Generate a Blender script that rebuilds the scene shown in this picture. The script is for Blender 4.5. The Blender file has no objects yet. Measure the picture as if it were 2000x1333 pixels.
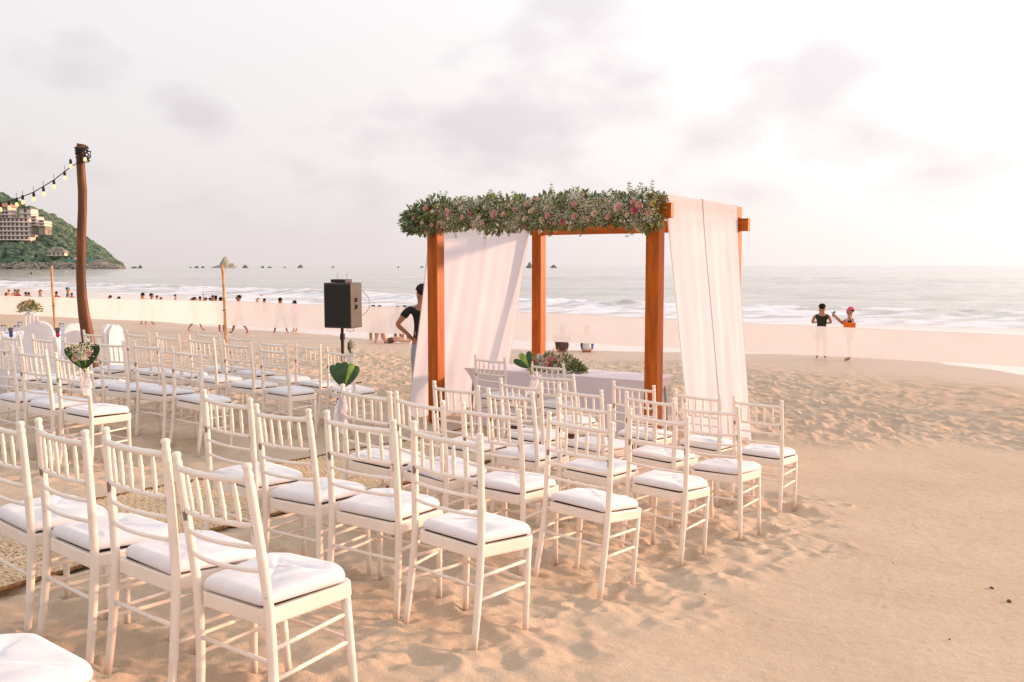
import bpy, bmesh, math, random
import numpy as np
from mathutils import Vector, Matrix, Euler, noise as mnoise
R = math.radians
random.seed(7); rng = np.random.default_rng(7)
S = bpy.context.scene
COL = S.collection
# ------------------------------------------------------------------ camera, sky, sun, exposure
F = 1812.8
cd = bpy.data.cameras.new('camera'); cam = bpy.data.objects.new('camera', cd); COL.objects.link(cam)
cd.sensor_width = 36; cd.lens = F/2000*36; cd.clip_start = .05; cd.clip_end = 60000
PITCH = math.atan(147.5/F)
cam.location = (0, 0, 0); cam.rotation_euler = (R(90)-PITCH, 0, 0)
S.camera = cam
SUN_AZ, SUN_EL = R(72), R(8.5)
sund = Vector((math.sin(SUN_AZ)*math.cos(SUN_EL), math.cos(SUN_AZ)*math.cos(SUN_EL), math.sin(SUN_EL)))
sl = bpy.data.lights.new('sun', 'SUN'); so = bpy.data.objects.new('sun', sl); COL.objects.link(so)
sl.energy = 4.4; sl.angle = R(3.0); sl.color = (1, .55, .33)
so.rotation_euler = (-sund).to_track_quat('-Z', 'Y').to_euler()
EXPO = 0.28
S.view_settings.view_transform = 'Standard'; S.view_settings.look = 'None'
S.view_settings.exposure = EXPO; S.view_settings.gamma = 1; S.view_settings.use_curve_mapping = False
S.render.engine = 'CYCLES'
S.cycles.use_denoising = True
S.cycles.max_bounces = 4; S.cycles.transparent_max_bounces = 12; S.cycles.caustics_reflective = False; S.cycles.caustics_refractive = False
S.cycles.sample_clamp_indirect = 4

def N(nt, t, **kw):
    n = nt.nodes.new(t)
    for k, v in kw.items():
        if k.startswith('i_'):
            n.inputs[k[2:].replace('_', ' ')].default_value = v
        else:
            setattr(n, k, v)
    return n
def L(nt, a, b): nt.links.new(a, b)
def math_(nt, op, a, b=None, clamp=False):
    n = nt.nodes.new('ShaderNodeMath'); n.operation = op; n.use_clamp = clamp
    for i, q in enumerate((a, b)):
        if q is None: continue
        if isinstance(q, (int, float)): n.inputs[i].default_value = q
        else: L(nt, q, n.inputs[i])
    return n.outputs[0]
def ramp(nt, fac, stops):
    n = nt.nodes.new('ShaderNodeValToRGB'); e = n.color_ramp.elements
    while len(e) < len(stops): e.new(.5)
    for q, (p, c) in zip(e, stops): q.position = p; q.color = (*c, 1) if len(c) == 3 else c
    if fac is not None: L(nt, fac, n.inputs[0])
    return n.outputs[0]
def mixc(nt, fac, a, b, mode='MIX'):
    n = nt.nodes.new('ShaderNodeMix'); n.data_type = 'RGBA'; n.blend_type = mode
    for i, q in ((0, fac), (6, a), (7, b)):
        if isinstance(q, (int, float)): n.inputs[i].default_value = q
        elif isinstance(q, tuple): n.inputs[i].default_value = (*q, 1)
        else: L(nt, q, n.inputs[i])
    return n.outputs[2]

W = bpy.data.worlds.new('World'); S.world = W; W.use_nodes = True
nt = W.node_tree; nt.nodes.clear()
out = N(nt, 'ShaderNodeOutputWorld')
tc = N(nt, 'ShaderNodeTexCoord'); sep = N(nt, 'ShaderNodeSeparateXYZ'); L(nt, tc.outputs['Generated'], sep.inputs[0])
sky = N(nt, 'ShaderNodeTexSky', sky_type='NISHITA', sun_disc=False, sun_elevation=SUN_EL, sun_rotation=SUN_AZ, dust_density=3.0, air_density=1.0)
bg1 = N(nt, 'ShaderNodeBackground', i_Strength=.07); L(nt, sky.outputs[0], bg1.inputs[0])
# cloud deck veiling the low sun: brightness falls with angle from the sun
dot = N(nt, 'ShaderNodeVectorMath', operation='DOT_PRODUCT'); L(nt, tc.outputs['Generated'], dot.inputs[0]); dot.inputs[1].default_value = sund
ang = math_(nt, 'ARCCOSINE', dot.outputs['Value'])
glow = math_(nt, 'POWER', 2.718, math_(nt, 'MULTIPLY', ang, -1/.46))
glow2 = math_(nt, 'POWER', 2.718, math_(nt, 'MULTIPLY', ang, -1/.95))
zc = math_(nt, 'MAXIMUM', sep.outputs[2], 0)
den = math_(nt, 'ADD', zc, .20)
cu = math_(nt, 'DIVIDE', sep.outputs[0], den); cv = math_(nt, 'DIVIDE', sep.outputs[1], den)
cx = N(nt, 'ShaderNodeCombineXYZ'); L(nt, cu, cx.inputs[0]); L(nt, cv, cx.inputs[1])
mp = N(nt, 'ShaderNodeMapping'); L(nt, tc.outputs['Generated'], mp.inputs[0]); mp.inputs['Location'].default_value = (8.7, .9, 1.9); mp.inputs['Scale'].default_value = (9, 9, 17)
n1 = N(nt, 'ShaderNodeTexNoise', i_Scale=1.0, i_Detail=5.0, i_Roughness=.5); L(nt, mp.outputs[0], n1.inputs[0])
n2 = N(nt, 'ShaderNodeTexNoise', i_Scale=.38, i_Detail=1.0, i_Roughness=.5); L(nt, mp.outputs[0], n2.inputs[0])
cs = math_(nt, 'ADD', math_(nt, 'MULTIPLY', n1.outputs[0], .7), math_(nt, 'MULTIPLY', n2.outputs[0], .3))
# cumulus patches stand at these places in the sky: (compass angle, height angle, size) in degrees
CLOUDS = [(-19.1, 8.6, 3.6), (-8.5, 8.0, 4.4), (-1.2, 7.7, 6.0), (.5, 12.6, 5.2), (7.6, 10.9, 4.6), (18.2, 11.4, 5.6), (20.6, 7.2, 4.6), (12.2, 7.4, 3.0), (4.0, 15.5, 5.0), (-25, 10.5, 4.0), (24, 5.0, 4.0), (14, 4.0, 3.0), (-38, 13, 6), (-62, 13, 8), (40, 14, 7), (-5, 29, 8), (170, 20, 12), (-120, 18, 12)]
blob = None
pz = N(nt, 'ShaderNodeVectorMath', operation='MULTIPLY'); L(nt, tc.outputs['Generated'], pz.inputs[0]); pz.inputs[1].default_value = (1, 1, 1.7)
for az_, el_, sz_ in CLOUDS:
    az_, el_, sz_ = R(az_), R(el_), R(sz_)
    dd = N(nt, 'ShaderNodeVectorMath', operation='DISTANCE'); L(nt, pz.outputs[0], dd.inputs[0]); dd.inputs[1].default_value = (math.sin(az_)*math.cos(el_), math.cos(az_)*math.cos(el_), 1.7*math.sin(el_))
    v_ = N(nt, 'ShaderNodeMath', operation='MULTIPLY_ADD'); L(nt, dd.outputs['Value'], v_.inputs[0]); v_.inputs[1].default_value = -1/sz_; v_.inputs[2].default_value = 1.15
    blob = v_.outputs[0] if blob is None else math_(nt, 'MAXIMUM', blob, v_.outputs[0])
blob = math_(nt, 'MAXIMUM', blob, 0)
cs = math_(nt, 'ADD', math_(nt, 'MULTIPLY', cs, .9), math_(nt, 'MULTIPLY', blob, .155))
cmask = ramp(nt, cs, [(.50, (0, 0, 0)), (.57, (.45,)*3), (.67, (1, 1, 1))])
elev = ramp(nt, sep.outputs[2], [(0, (.570, .515, .520)), (.10, (.650, .610, .622)), (.30, (.730, .705, .725)), (1.0, (.68, .70, .74))])
cloudc = mixc(nt, 1.0, elev, (.91, .895, .925), 'MULTIPLY')
lowf = ramp(nt, sep.outputs[2], [(.0, (.12,)*3), (.05, (.5,)*3), (.10, (1, 1, 1)), (.30, (.9,)*3), (.6, (.4,)*3)])
cf = math_(nt, 'MULTIPLY', cmask, lowf)
base = mixc(nt, cf, elev, cloudc)
g1 = N(nt, 'ShaderNodeVectorMath', operation='SCALE'); g1.inputs[0].default_value = (1.30, 1.08, .92); L(nt, glow, g1.inputs['Scale'])
g2 = N(nt, 'ShaderNodeVectorMath', operation='SCALE'); g2.inputs[0].default_value = (.50, .47, .44); L(nt, glow2, g2.inputs['Scale'])
gs = N(nt, 'ShaderNodeVectorMath', operation='ADD'); L(nt, g1.outputs[0], gs.inputs[0]); L(nt, g2.outputs[0], gs.inputs[1])
cm2 = math_(nt, 'SUBTRACT', 1.0, math_(nt, 'MULTIPLY', cf, .42))
gs2 = N(nt, 'ShaderNodeVectorMath', operation='SCALE'); L(nt, gs.outputs[0], gs2.inputs[0]); L(nt, cm2, gs2.inputs['Scale'])
tot = N(nt, 'ShaderNodeVectorMath', operation='ADD'); L(nt, base, tot.inputs[0]); L(nt, gs2.outputs[0], tot.inputs[1])
bg2 = N(nt, 'ShaderNodeBackground', i_Strength=1.0); L(nt, tot.outputs[0], bg2.inputs[0])
ms = N(nt, 'ShaderNodeMixShader'); ms.inputs[0].default_value = .90
L(nt, bg1.outputs[0], ms.inputs[1]); L(nt, bg2.outputs[0], ms.inputs[2]); L(nt, ms.outputs[0], out.inputs[0])

# ------------------------------------------------------------------ helpers
def ray(px, py):
    c, s = math.cos(PITCH), math.sin(PITCH)
    u = (666.5-py)/F
    return Vector(((px-1000)/F, c+s*u, -s+c*u))
def pos(px, py, D):
    r = ray(px, py); return r*(D/r.y)

def mat(name, col=(.5, .5, .5), rough=.6, fn=None, spec=.4, **kw):
    m = bpy.data.materials.new(name); m.use_nodes = True; nt = m.node_tree
    b = nt.nodes['Principled BSDF']
    b.inputs['Base Color'].default_value = (*col, 1); b.inputs['Roughness'].default_value = rough
    b.inputs['Specular IOR Level'].default_value = spec
    for k, v in kw.items(): b.inputs[k].default_value = v
    if fn: fn(nt, b)
    return m
def var(scale, lo, hi, coord='Object', detail=4, bump=0, bscale=None, rnd=True):
    def fn(nt, b):
        tc = N(nt, 'ShaderNodeTexCoord'); v = tc.outputs[coord]
        if rnd:
            oi = N(nt, 'ShaderNodeObjectInfo'); ad = N(nt, 'ShaderNodeVectorMath', operation='ADD')
            sc = math_(nt, 'MULTIPLY', oi.outputs['Random'], 37.0)
            L(nt, v, ad.inputs[0]); L(nt, sc, ad.inputs[1]); v = ad.outputs[0]
        n = N(nt, 'ShaderNodeTexNoise', i_Scale=scale, i_Detail=detail); L(nt, v, n.inputs[0])
        L(nt, ramp(nt, n.outputs[0], [(.3, lo), (.7, hi)]), b.inputs['Base Color'])
        if bump:
            n3 = N(nt, 'ShaderNodeTexNoise', i_Scale=bscale or scale*4, i_Detail=4.0); L(nt, v, n3.inputs[0])
            bp = N(nt, 'ShaderNodeBump', i_Strength=bump, i_Distance=.01); L(nt, n3.outputs[0], bp.inputs['Height']); L(nt, bp.outputs[0], b.inputs['Normal'])
    return fn
def empty(name, loc=(0, 0, 0), rz=0):
    o = bpy.data.objects.new(name, None); COL.objects.link(o); o.location = loc; o.rotation_euler = (0, 0, rz); o.empty_display_size = .1
    return o
def tag(o, label=None, cat=None, group=None, kind=None):
    if label: o['label'] = label
    if cat: o['category'] = cat
    if group: o['group'] = group
    if kind: o['kind'] = kind
    return o
def me_obj(name, me, parent=None, m=None):
    if m is not None and not me.materials: me.materials.append(m)
    o = bpy.data.objects.new(name, me); COL.objects.link(o)
    if parent is not None: o.parent = parent
    return o
class MB:
    """collects verts and faces"""
    def __init__(s): s.v = []; s.f = []
    def add(s, v, f):
        k = len(s.v); s.v += [tuple(q) for q in v]; s.f += [tuple(k+i for i in q) for q in f]; return s
    def box(s, c, d, M=None):
        x, y, z = (q/2 for q in d)
        v = [Vector((a*x, b*y, e*z)) for a in (-1, 1) for b in (-1, 1) for e in (-1, 1)]
        if M is not None: v = [M @ q for q in v]
        v = [q+Vector(c) for q in v]
        return s.add(v, [(0, 1, 3, 2), (4, 6, 7, 5), (0, 4, 5, 1), (2, 3, 7, 6), (0, 2, 6, 4), (1, 5, 7, 3)])
    def tube(s, pts, rad, n=8, cap=True, sq=(1, 1)):
        pts = [Vector(p) for p in pts]
        if not hasattr(rad, '__len__'): rad = [rad]*len(pts)
        V = []; up = None
        for i, p in enumerate(pts):
            t = (pts[min(i+1, len(pts)-1)]-pts[max(i-1, 0)]).normalized()
            if up is None:
                up = Vector((0, 0, 1)) if abs(t.z) < .8 else Vector((1, 0, 0))
            a = t.cross(up)
            if a.length < 1e-4: a = t.cross(Vector((0, 1, 0)))
            a.normalize(); b = a.cross(t).normalized()
            for k in range(n):
                th = 2*math.pi*k/n
                V.append(p+a*math.cos(th)*rad[i]*sq[0]+b*math.sin(th)*rad[i]*sq[1])
        Fc = []
        for i in range(len(pts)-1):
            for k in range(n):
                Fc.append((i*n+k, i*n+(k+1) % n, (i+1)*n+(k+1) % n, (i+1)*n+k))
        if cap: Fc += [tuple(range(n))[::-1], tuple((len(pts)-1)*n+k for k in range(n))]
        return s.add(V, Fc)
    def lathe(s, prof, c=(0, 0, 0), n=16):
        V = []; c = Vector(c)
        for r, z in prof:
            for k in range(n):
                th = 2*math.pi*k/n; V.append(c+Vector((r*math.cos(th), r*math.sin(th), z)))
        Fc = [(i*n+k, i*n+(k+1) % n, (i+1)*n+(k+1) % n, (i+1)*n+k) for i in range(len(prof)-1) for k in range(n)]
        Fc += [tuple(range(n))[::-1], tuple((len(prof)-1)*n+k for k in range(n))]
        return s.add(V, Fc)
    def grid(s, P):
        nu = len(P); nv = len(P[0]); V = [q for r in P for q in r]
        return s.add(V, [(i*nv+j, i*nv+j+1, (i+1)*nv+j+1, (i+1)*nv+j) for i in range(nu-1) for j in range(nv-1)])
    def ico(s, c, r, sub=1, sq=(1, 1, 1), jit=0, M=None):
        bm = bmesh.new(); bmesh.ops.create_icosphere(bm, subdivisions=sub, radius=1)
        V = []
        for v in bm.verts:
            q = v.co.copy()*(1+random.uniform(-jit, jit)); q = Vector((q.x*sq[0]*r, q.y*sq[1]*r, q.z*sq[2]*r))
            if M is not None: q = M @ q
            V.append(q+Vector(c))
        Fc = [tuple(v.index for v in f.verts) for f in bm.faces]; bm.free()
        return s.add(V, Fc)
    def mesh(s, name, smooth=False):
        me = bpy.data.meshes.new(name); me.from_pydata(s.v, [], s.f); me.validate(); me.update()
        if smooth: me.shade_smooth() if hasattr(me, 'shade_smooth') else None
        return me
    def build(s, name, m=None, parent=None, smooth=False):
        return me_obj(name, s.mesh(name, smooth), parent, m)
def bevel(o, w, seg=2):
    b = o.modifiers.new('bevel', 'BEVEL'); b.width = w; b.segments = seg; b.limit_method = 'ANGLE'; return o

# ------------------------------------------------------------------ layout data (metres, camera at the origin)
CH = {'A1':(-0.907,3.014,-1.541,0.688,0.037,-0.042),'A2':(-1.329,3.252,-1.513,0.683,-0.039,-0.012),'A3':(-1.762,3.592,-1.538,0.706,-0.039,0.003),'B1':(-0.302,3.950,-1.613,0.731,-0.056,0.013),'B2':(-0.696,4.275,-1.606,0.572,0.001,0.019),'C1':(0.310,4.872,-1.723,0.691,-0.100,0.025),'D1':(0.889,5.752,-1.832,0.679,-0.047,0.028),'E1':(1.434,6.468,-1.897,0.694,-0.023,-0.034),'F1':(2.002,7.478,-1.993,0.686,-0.019,0.002),'A4':(-2.177,3.925,-1.547,0.683,-0.013,0.041),'B3':(-1.095,4.577,-1.616,0.665,0.002,-0.032),'B4':(-1.510,4.888,-1.594,0.673,-0.017,0.028),'C2':(-0.100,5.149,-1.697,0.676,-0.007,-0.000),'C3':(-0.537,5.425,-1.676,0.753,0.008,0.038),'C4':(-0.906,5.695,-1.667,0.641,-0.013,0.033),'D2':(0.472,6.017,-1.795,0.703,0.002,0.023),'D3':(0.032,6.293,-1.764,0.740,0.002,-0.029),'D4':(-0.378,6.554,-1.750,0.653,-0.001,0.004),'E2':(1.004,6.755,-1.859,0.732,-0.015,0.027),'E3':(0.533,7.033,-1.840,0.743,0.001,0.014),'E4':(0.084,7.299,-1.822,0.707,0.007,0.015),'F2':(1.549,7.731,-1.967,0.687,-0.003,0.028),'F3':(1.055,8.000,-1.935,0.693,-0.018,0.014),'F4':(0.436,8.286,-1.876,0.673,0.023,-0.027),'G1':(0.390,9.700,-1.935,0.664,-0.004,0.007),'G2':(-0.237,10.093,-1.902,0.656,-0.004,0.025),'c1':(-3.413,7.192,-1.605,0.595,-0.004,0.015),'c2':(-3.832,7.456,-1.584,0.610,0.005,0.009),'c3':(-4.248,7.740,-1.570,0.686,-0.008,0.000),'d1':(-2.912,8.190,-1.649,0.633,-0.064,0.020),'d2':(-3.307,8.427,-1.611,0.623,-0.019,0.001),'d3':(-3.728,8.674,-1.614,0.614,-0.008,-0.014),'d4':(-4.161,8.918,-1.616,0.618,-0.001,-0.013),'d5':(-4.608,9.164,-1.605,0.603,0.005,0.023),'d6':(-5.055,9.420,-1.602,0.694,0.009,0.005),'e1':(-2.346,9.161,-1.716,0.657,-0.007,0.009),'e2':(-2.794,9.460,-1.687,0.588,-0.008,0.012),'e3':(-3.258,9.755,-1.664,0.620,-0.005,0.017),'e4':(-3.708,10.011,-1.650,0.634,-0.004,0.017),'e5':(-4.145,10.264,-1.643,0.616,-0.026,0.014),'e6':(-4.669,10.480,-1.649,0.620,0.035,0.002),'f1':(-1.865,9.989,-1.814,0.654,-0.002,0.051),'f2':(-2.297,10.258,-1.776,0.654,-0.060,0.029),'f3':(-2.695,10.514,-1.761,0.628,0.003,0.019),'f4':(-3.136,10.771,-1.722,0.617,-0.002,0.009),'f5':(-3.591,11.030,-1.702,0.612,0.005,0.011)}
CH['Z1'] = (-1.40, 2.09, -1.47, .69, 0, 0)
CH['Z2'] = (-1.86, 2.36, -1.46, .69, 0, 0)
PG = dict(x=-.883, y=10.785, phi=.572, W=2.747, D=2.309, s=.142, zb=.407, zt=.706, zg=-1.886)
def pg(u, w, z=0):
    c, s = math.cos(PG['phi']), math.sin(PG['phi'])
    return Vector((PG['x']+u*c+w*s, PG['y']-u*s+w*c, z))
SEA = -3.0
SHORE = [(-120, 150), (-60, 95), (-38.6, 70), (-22, 53), (-14.1, 45), (-7.9, 40), (-3.3, 34.9), (1.1, 33), (5.3, 32.2), (10.3, 31), (12.3, 30), (13.4, 28.3), (14.3, 25.2), (16.5, 22), (21, 19), (30, 16), (60, 8), (120, -10)]
ctl = [(c[0], c[1], c[2]) for n, c in CH.items()]
ctl += [(*pg(u, w).xy, z) for u, w, z in ((0, 0, -1.886), (2.75, 0, -1.99), (0, 2.3, -1.99), (2.75, 2.3, -2.08))]
ctl += [(x, y, SEA) for x, y in SHORE[1:-1]]
for (x0, y0), (x1, y1) in zip(SHORE[1:-2], SHORE[2:-1]):
    d = Vector((x1-x0, y1-y0)).normalized(); nrm = Vector((-d.y, d.x))
    mx, my = (x0+x1)/2, (y0+y1)/2
    ctl.append((mx+nrm.x*6, my+nrm.y*6, -3.22)); ctl.append((mx+nrm.x*30, my+nrm.y*30, -4.2))
ctl += [(0, 0, -1.38), (4, 3, -1.77), (7, 6, -2.10), (2, -3, -1.2), (-5, 2, -1.25), (-6, -4, -.9), (6, -3, -1.4), (8, 13, -2.42), (5, 12, -2.2), (6, 20, -2.62), (11, 18, -2.7), (13, 10, -2.6), (-8, 8, -1.5),
        (-8, 14, -1.72), (-12, 18, -1.95), (-5, 18, -2.12), (0, 19, -2.42), (-16, 30, -2.55), (-9, 28, -2.55), (-25, 45, -2.7), (-20, 12, -1.5), (-40, 45, -2.1), (-60, 60, -2.2), (-40, 10, -1.0), (20, 3, -2.3), (-1, 26, -2.72), (5, 26, -2.8)]
CT = np.array(ctl, float)
def tps_fit(P, lam):
    n = len(P); d = np.hypot(P[:, None, 0]-P[None, :, 0], P[:, None, 1]-P[None, :, 1])
    K = np.where(d > 0, d*d*np.log(d+1e-9), 0)+lam*np.eye(n)
    A = np.zeros((n+3, n+3)); A[:n, :n] = K; A[:n, n] = 1; A[:n, n+1:] = P[:, :2]; A[n:, :n] = A[:n, n:].T
    return np.linalg.solve(A, np.r_[P[:, 2], 0, 0, 0])
TW = tps_fit(CT, .02)
def tps(x, y):
    x = np.asarray(x, float); y = np.asarray(y, float); shp = x.shape; x = x.ravel(); y = y.ravel()
    r = np.full(x.shape, TW[-3])+TW[-2]*x+TW[-1]*y
    for i in range(len(CT)):
        d2 = (x-CT[i, 0])**2+(y-CT[i, 1])**2+1e-12
        r += TW[i]*.5*d2*np.log(d2)
    return r.reshape(shp)
def vnoise(x, y, sc, seed, rot=0.0, an=1.0):
    if rot: x, y = x*math.cos(rot)+y*math.sin(rot), -x*math.sin(rot)+y*math.cos(rot)
    r = np.random.default_rng(seed); G = r.random((257, 257)); G[-1] = G[0]; G[:, -1] = G[:, 0]
    u = x/sc+91.3; v = y/(sc*an)+47.7
    iu = np.floor(u).astype(int); iv = np.floor(v).astype(int); fu = u-iu; fv = v-iv
    fu = fu*fu*(3-2*fu); fv = fv*fv*(3-2*fv); iu %= 256; iv %= 256
    a = G[iu, iv]; b = G[iu+1, iv]; c = G[iu, iv+1]; d = G[iu+1, iv+1]
    return (a*(1-fu)+b*fu)*(1-fv)+(c*(1-fu)+d*fu)*fv-.5
def sstep(a, b, x):
    t = np.clip((x-a)/(b-a), 0, 1); return t*t*(3-2*t)
chp = np.array([(c[0]+.15*math.sin(c[3]), c[1]+.15*math.cos(c[3])) for c in CH.values()])
leg_pts = []
for c in CH.values():
    for a, b in ((-.215, -.03), (.215, -.03), (-.19, .335), (.19, .335)):
        leg_pts.append((c[0]+a*math.cos(c[3])+b*math.sin(c[3]), c[1]-a*math.sin(c[3])+b*math.cos(c[3])))
leg_pts = np.array(leg_pts)
MOUNDS = [(2.12, 9.72, .16, .42), (2.55, 10.35, .12, .35), (-1.2, 10.7, .10, .35), (1.75, 9.2, .07, .3)]
def relief(x, y):
    z = np.zeros_like(x)
    dm = np.full(x.shape, 9.)
    sel = (y < 13) & (np.abs(x) < 8)
    xs, ys = x[sel], y[sel]; d = np.full(xs.shape, 9.)
    for p in chp: d = np.minimum(d, np.hypot(xs-p[0], ys-p[1]))
    dm[sel] = d
    tr = 1-sstep(.45, .95, dm+.35*vnoise(x, y, .35, 5))
    near = (y < 16)
    # trampled sand round the chairs: soft overlapping hollows with ridges
    a = vnoise(x, y, .26, 1, .5, 1.0); b = vnoise(x, y, .13, 2, .2); c = vnoise(x, y, .055, 3); c2 = vnoise(x, y, .40, 31, -.4)
    rid = (1-np.abs(a)*4.2)*.5
    rid2 = (1-np.abs(vnoise(x, y, .17, 14, 1.1))*4)*.5
    rc1 = np.maximum(0, 1-np.abs(vnoise(x+.03*b, y+.03*a, .20, 61, .8, .6))*4.5); rc2 = np.maximum(0, 1-np.abs(vnoise(x, y, .11, 62, -.5, .7))*4.5)
    pit = np.maximum(0, vnoise(x, y, .17, 63)-.12)
    z += tr*(.022*rid+.046*a+.022*b+.020*rc1+.011*rc2-.08*pit+.009*c+.040*c2-.012)
    # raked smooth ground
    z += (1-tr)*(.006*vnoise(x, y, .9, 6)+.0046*vnoise(x, y, .045, 7, .32, .10)+.0044*vnoise(x, y, .10, 8, -.18, .12)+.0016*vnoise(x, y, .03, 71)+.010*vnoise(x, y, 1.7, 9, .2, .4))
    # churned footprint belt between the raked ground and the swash
    yb = y+.10*x
    edge = 11.6+1.0*vnoise(x, y, 2.2, 10)+.5*vnoise(x, y, .7, 11)
    belt = sstep(-.5, .7, yb-edge-np.clip(-x-3, 0, 3)*.35)
    if x.ndim == 2 and x.shape[0] > 60:      # smooth terrain: solve on every 8th grid line, interpolate between
        gi = np.unique(np.r_[np.arange(0, x.shape[0], 8), x.shape[0]-1]); gj = np.unique(np.r_[np.arange(0, x.shape[1], 8), x.shape[1]-1])
        C = tps(x[np.ix_(gi, gj)], y[np.ix_(gi, gj)]); A_ = np.array([np.interp(x[:, 0], x[gi, 0], C[:, k]) for k in range(len(gj))]).T
        base = np.array([np.interp(y[0], y[0, gj], A_[k]) for k in range(x.shape[0])])
    else: base = tps(x, y)
    wet = 1-sstep(.06, .34, base-SEA+.10*vnoise(x, y, 6, 12))
    belt = belt*(1-wet)
    p = vnoise(x, y, .42, 21, .3, .8); q = vnoise(x, y, .21, 22, -.2); rr = vnoise(x, y, 1.1, 23)
    z += belt*(.060*p+.055*q+.035*vnoise(x, y, .12, 72)+.03*np.maximum(0, 1-np.abs(vnoise(x, y, .18, 73))*5)+.05*np.maximum(0, 1-np.abs(vnoise(x, y, .33, 24))*5)*.5+.05*rr+.012*c)
    # thin berm line where the raked sand ends
    z += .035*np.exp(-((yb-edge-.2)/.35)**2)*(1-tr)*(x > -1)
    for mx, my, h, r in MOUNDS:
        g = np.exp(-((x-mx)**2+(y-my)**2)/(r*r)); z += h*g*(1+.8*vnoise(x, y, .09, 25)+.6*vnoise(x, y, .2, 26))
    # finger-drawn grooves in the raked sand
    for (x0, y0, x1, y1, wd) in ((2.0, 4.9, 2.55, 6.1, .012), (2.0, 3.3, 2.02, 3.75, .012), (1.6, 5.6, 1.8, 6.6, .009), (2.6, 4.2, 2.75, 5.3, .008), (1.1, 3.2, 1.9, 3.0, .008), (3.0, 6.2, 3.3, 8.0, .012), (2.3, 7.0, 3.6, 6.7, .010), (.9, 2.7, 1.5, 2.62, .006)):
        t = np.clip(((x-x0)*(x1-x0)+(y-y0)*(y1-y0))/((x1-x0)**2+(y1-y0)**2), 0, 1)
        dd = np.hypot(x-x0-t*(x1-x0), y-y0-t*(y1-y0)+.03*np.sin(t*6)); z += -.006*np.exp(-(dd/wd)**2)*(.5+vnoise(x, y, .22, 77))+.0015*np.exp(-((dd-wd*2)/wd)**2)
    # calmer sand under the rug
    return z, tr, belt, wet, base
def ground(x, y):
    z, tr, bl, wt, b = relief(np.array([float(x)]), np.array([float(y)]))
    return float(b[0]+z[0])
def G0(x, y): return float(tps(np.array([float(x)]), np.array([float(y)]))[0])

# ------------------------------------------------------------------ sand
def sand_nodes(nt, b):
    tc = N(nt, 'ShaderNodeTexCoord'); v = tc.outputs['Object']
    n1 = N(nt, 'ShaderNodeTexNoise', i_Scale=1.3, i_Detail=6.0); L(nt, v, n1.inputs[0])
    n2 = N(nt, 'ShaderNodeTexNoise', i_Scale=160.0, i_Detail=3.0); L(nt, v, n2.inputs[0])
    n4 = N(nt, 'ShaderNodeTexNoise', i_Scale=9.0, i_Detail=5.0); L(nt, v, n4.inputs[0])
    dry = ramp(nt, n1.outputs[0], [(.3, (.520, .410, .302)), (.7, (.590, .472, .352))])
    dry = mixc(nt, math_(nt, 'MULTIPLY', ramp(nt, n4.outputs[0], [(.45, (0, 0, 0)), (.7, (1, 1, 1))]), .25), dry, (.440, .320, .225))
    at = N(nt, 'ShaderNodeAttribute', attribute_name='wet'); ab = N(nt, 'ShaderNodeAttribute', attribute_name='belt')
    belt = mixc(nt, math_(nt, 'MULTIPLY', ab.outputs['Fac'], .55), dry, (.53, .40, .29))
    col = mixc(nt, at.outputs['Fac'], belt, (.56, .42, .315))
    grain = ramp(nt, n2.outputs[0], [(.3, (.86, .86, .86)), (.7, (1.08, 1.08, 1.08))])
    col = mixc(nt, 1.0, col, grain, 'MULTIPLY')
    n5 = N(nt, 'ShaderNodeTexVoronoi', i_Scale=26.0, i_Randomness=1.0); L(nt, v, n5.inputs[0])
    spk = ramp(nt, n5.outputs['Distance'], [(.0, (1, 1, 1)), (.045, (0, 0, 0))])
    n6 = N(nt, 'ShaderNodeTexNoise', i_Scale=5.0); L(nt, v, n6.inputs[0])
    spk = math_(nt, 'MULTIPLY', spk, ramp(nt, n6.outputs[0], [(.58, (0, 0, 0)), (.63, (1, 1, 1))]))
    col = mixc(nt, math_(nt, 'MULTIPLY', spk, .6), col, (.14, .09, .06))
    L(nt, col, b.inputs['Base Color'])
    L(nt, math_(nt, 'SUBTRACT', .92, math_(nt, 'MULTIPLY', at.outputs['Fac'], .45)), b.inputs['Roughness'])
    b.inputs['Specular IOR Level'].default_value = .25
    n3 = N(nt, 'ShaderNodeTexNoise', i_Scale=38.0, i_Detail=8.0, i_Roughness=.7); L(nt, v, n3.inputs[0])
    bp = N(nt, 'ShaderNodeBump', i_Strength=.9, i_Distance=.008); L(nt, n3.outputs[0], bp.inputs['Height'])
    bs = N(nt, 'ShaderNodeBump', i_Strength=.35, i_Distance=.002); L(nt, n2.outputs[0], bs.inputs['Height']); L(nt, bp.outputs[0], bs.inputs['Normal'])
    L(nt, bs.outputs[0], b.inputs['Normal'])
M_sand = mat('sand', fn=sand_nodes)
def axis(a, b, f0, f1, step, grow):
    v = list(np.arange(f0, f1, step)); s = step; x = f1
    while x < b: v.append(x); s *= grow; x += s
    v.append(b); s = step; x = f0
    lo = []
    x -= s
    while x > a: lo.append(x); s *= grow; x -= s
    lo.append(a); return np.array(lo[::-1]+v)
xs = axis(-170, 140, -5.5, 5.5, .018, 1.022)
ys = [-30, -15, -8, -4, -2, -1, 0, .6, 1.2, 1.7]; y = 1.9
while y < 60: ys.append(y); y += max(.018, .0030*y*(1+max(0, y-14)*.05))
while y < 180: ys.append(y); y += 6
ys = np.array(ys)
X, Y = np.meshgrid(xs, ys, indexing='ij')
Zr, TR, BL, WT, B0 = relief(X, Y)
Z = B0+Zr
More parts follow.
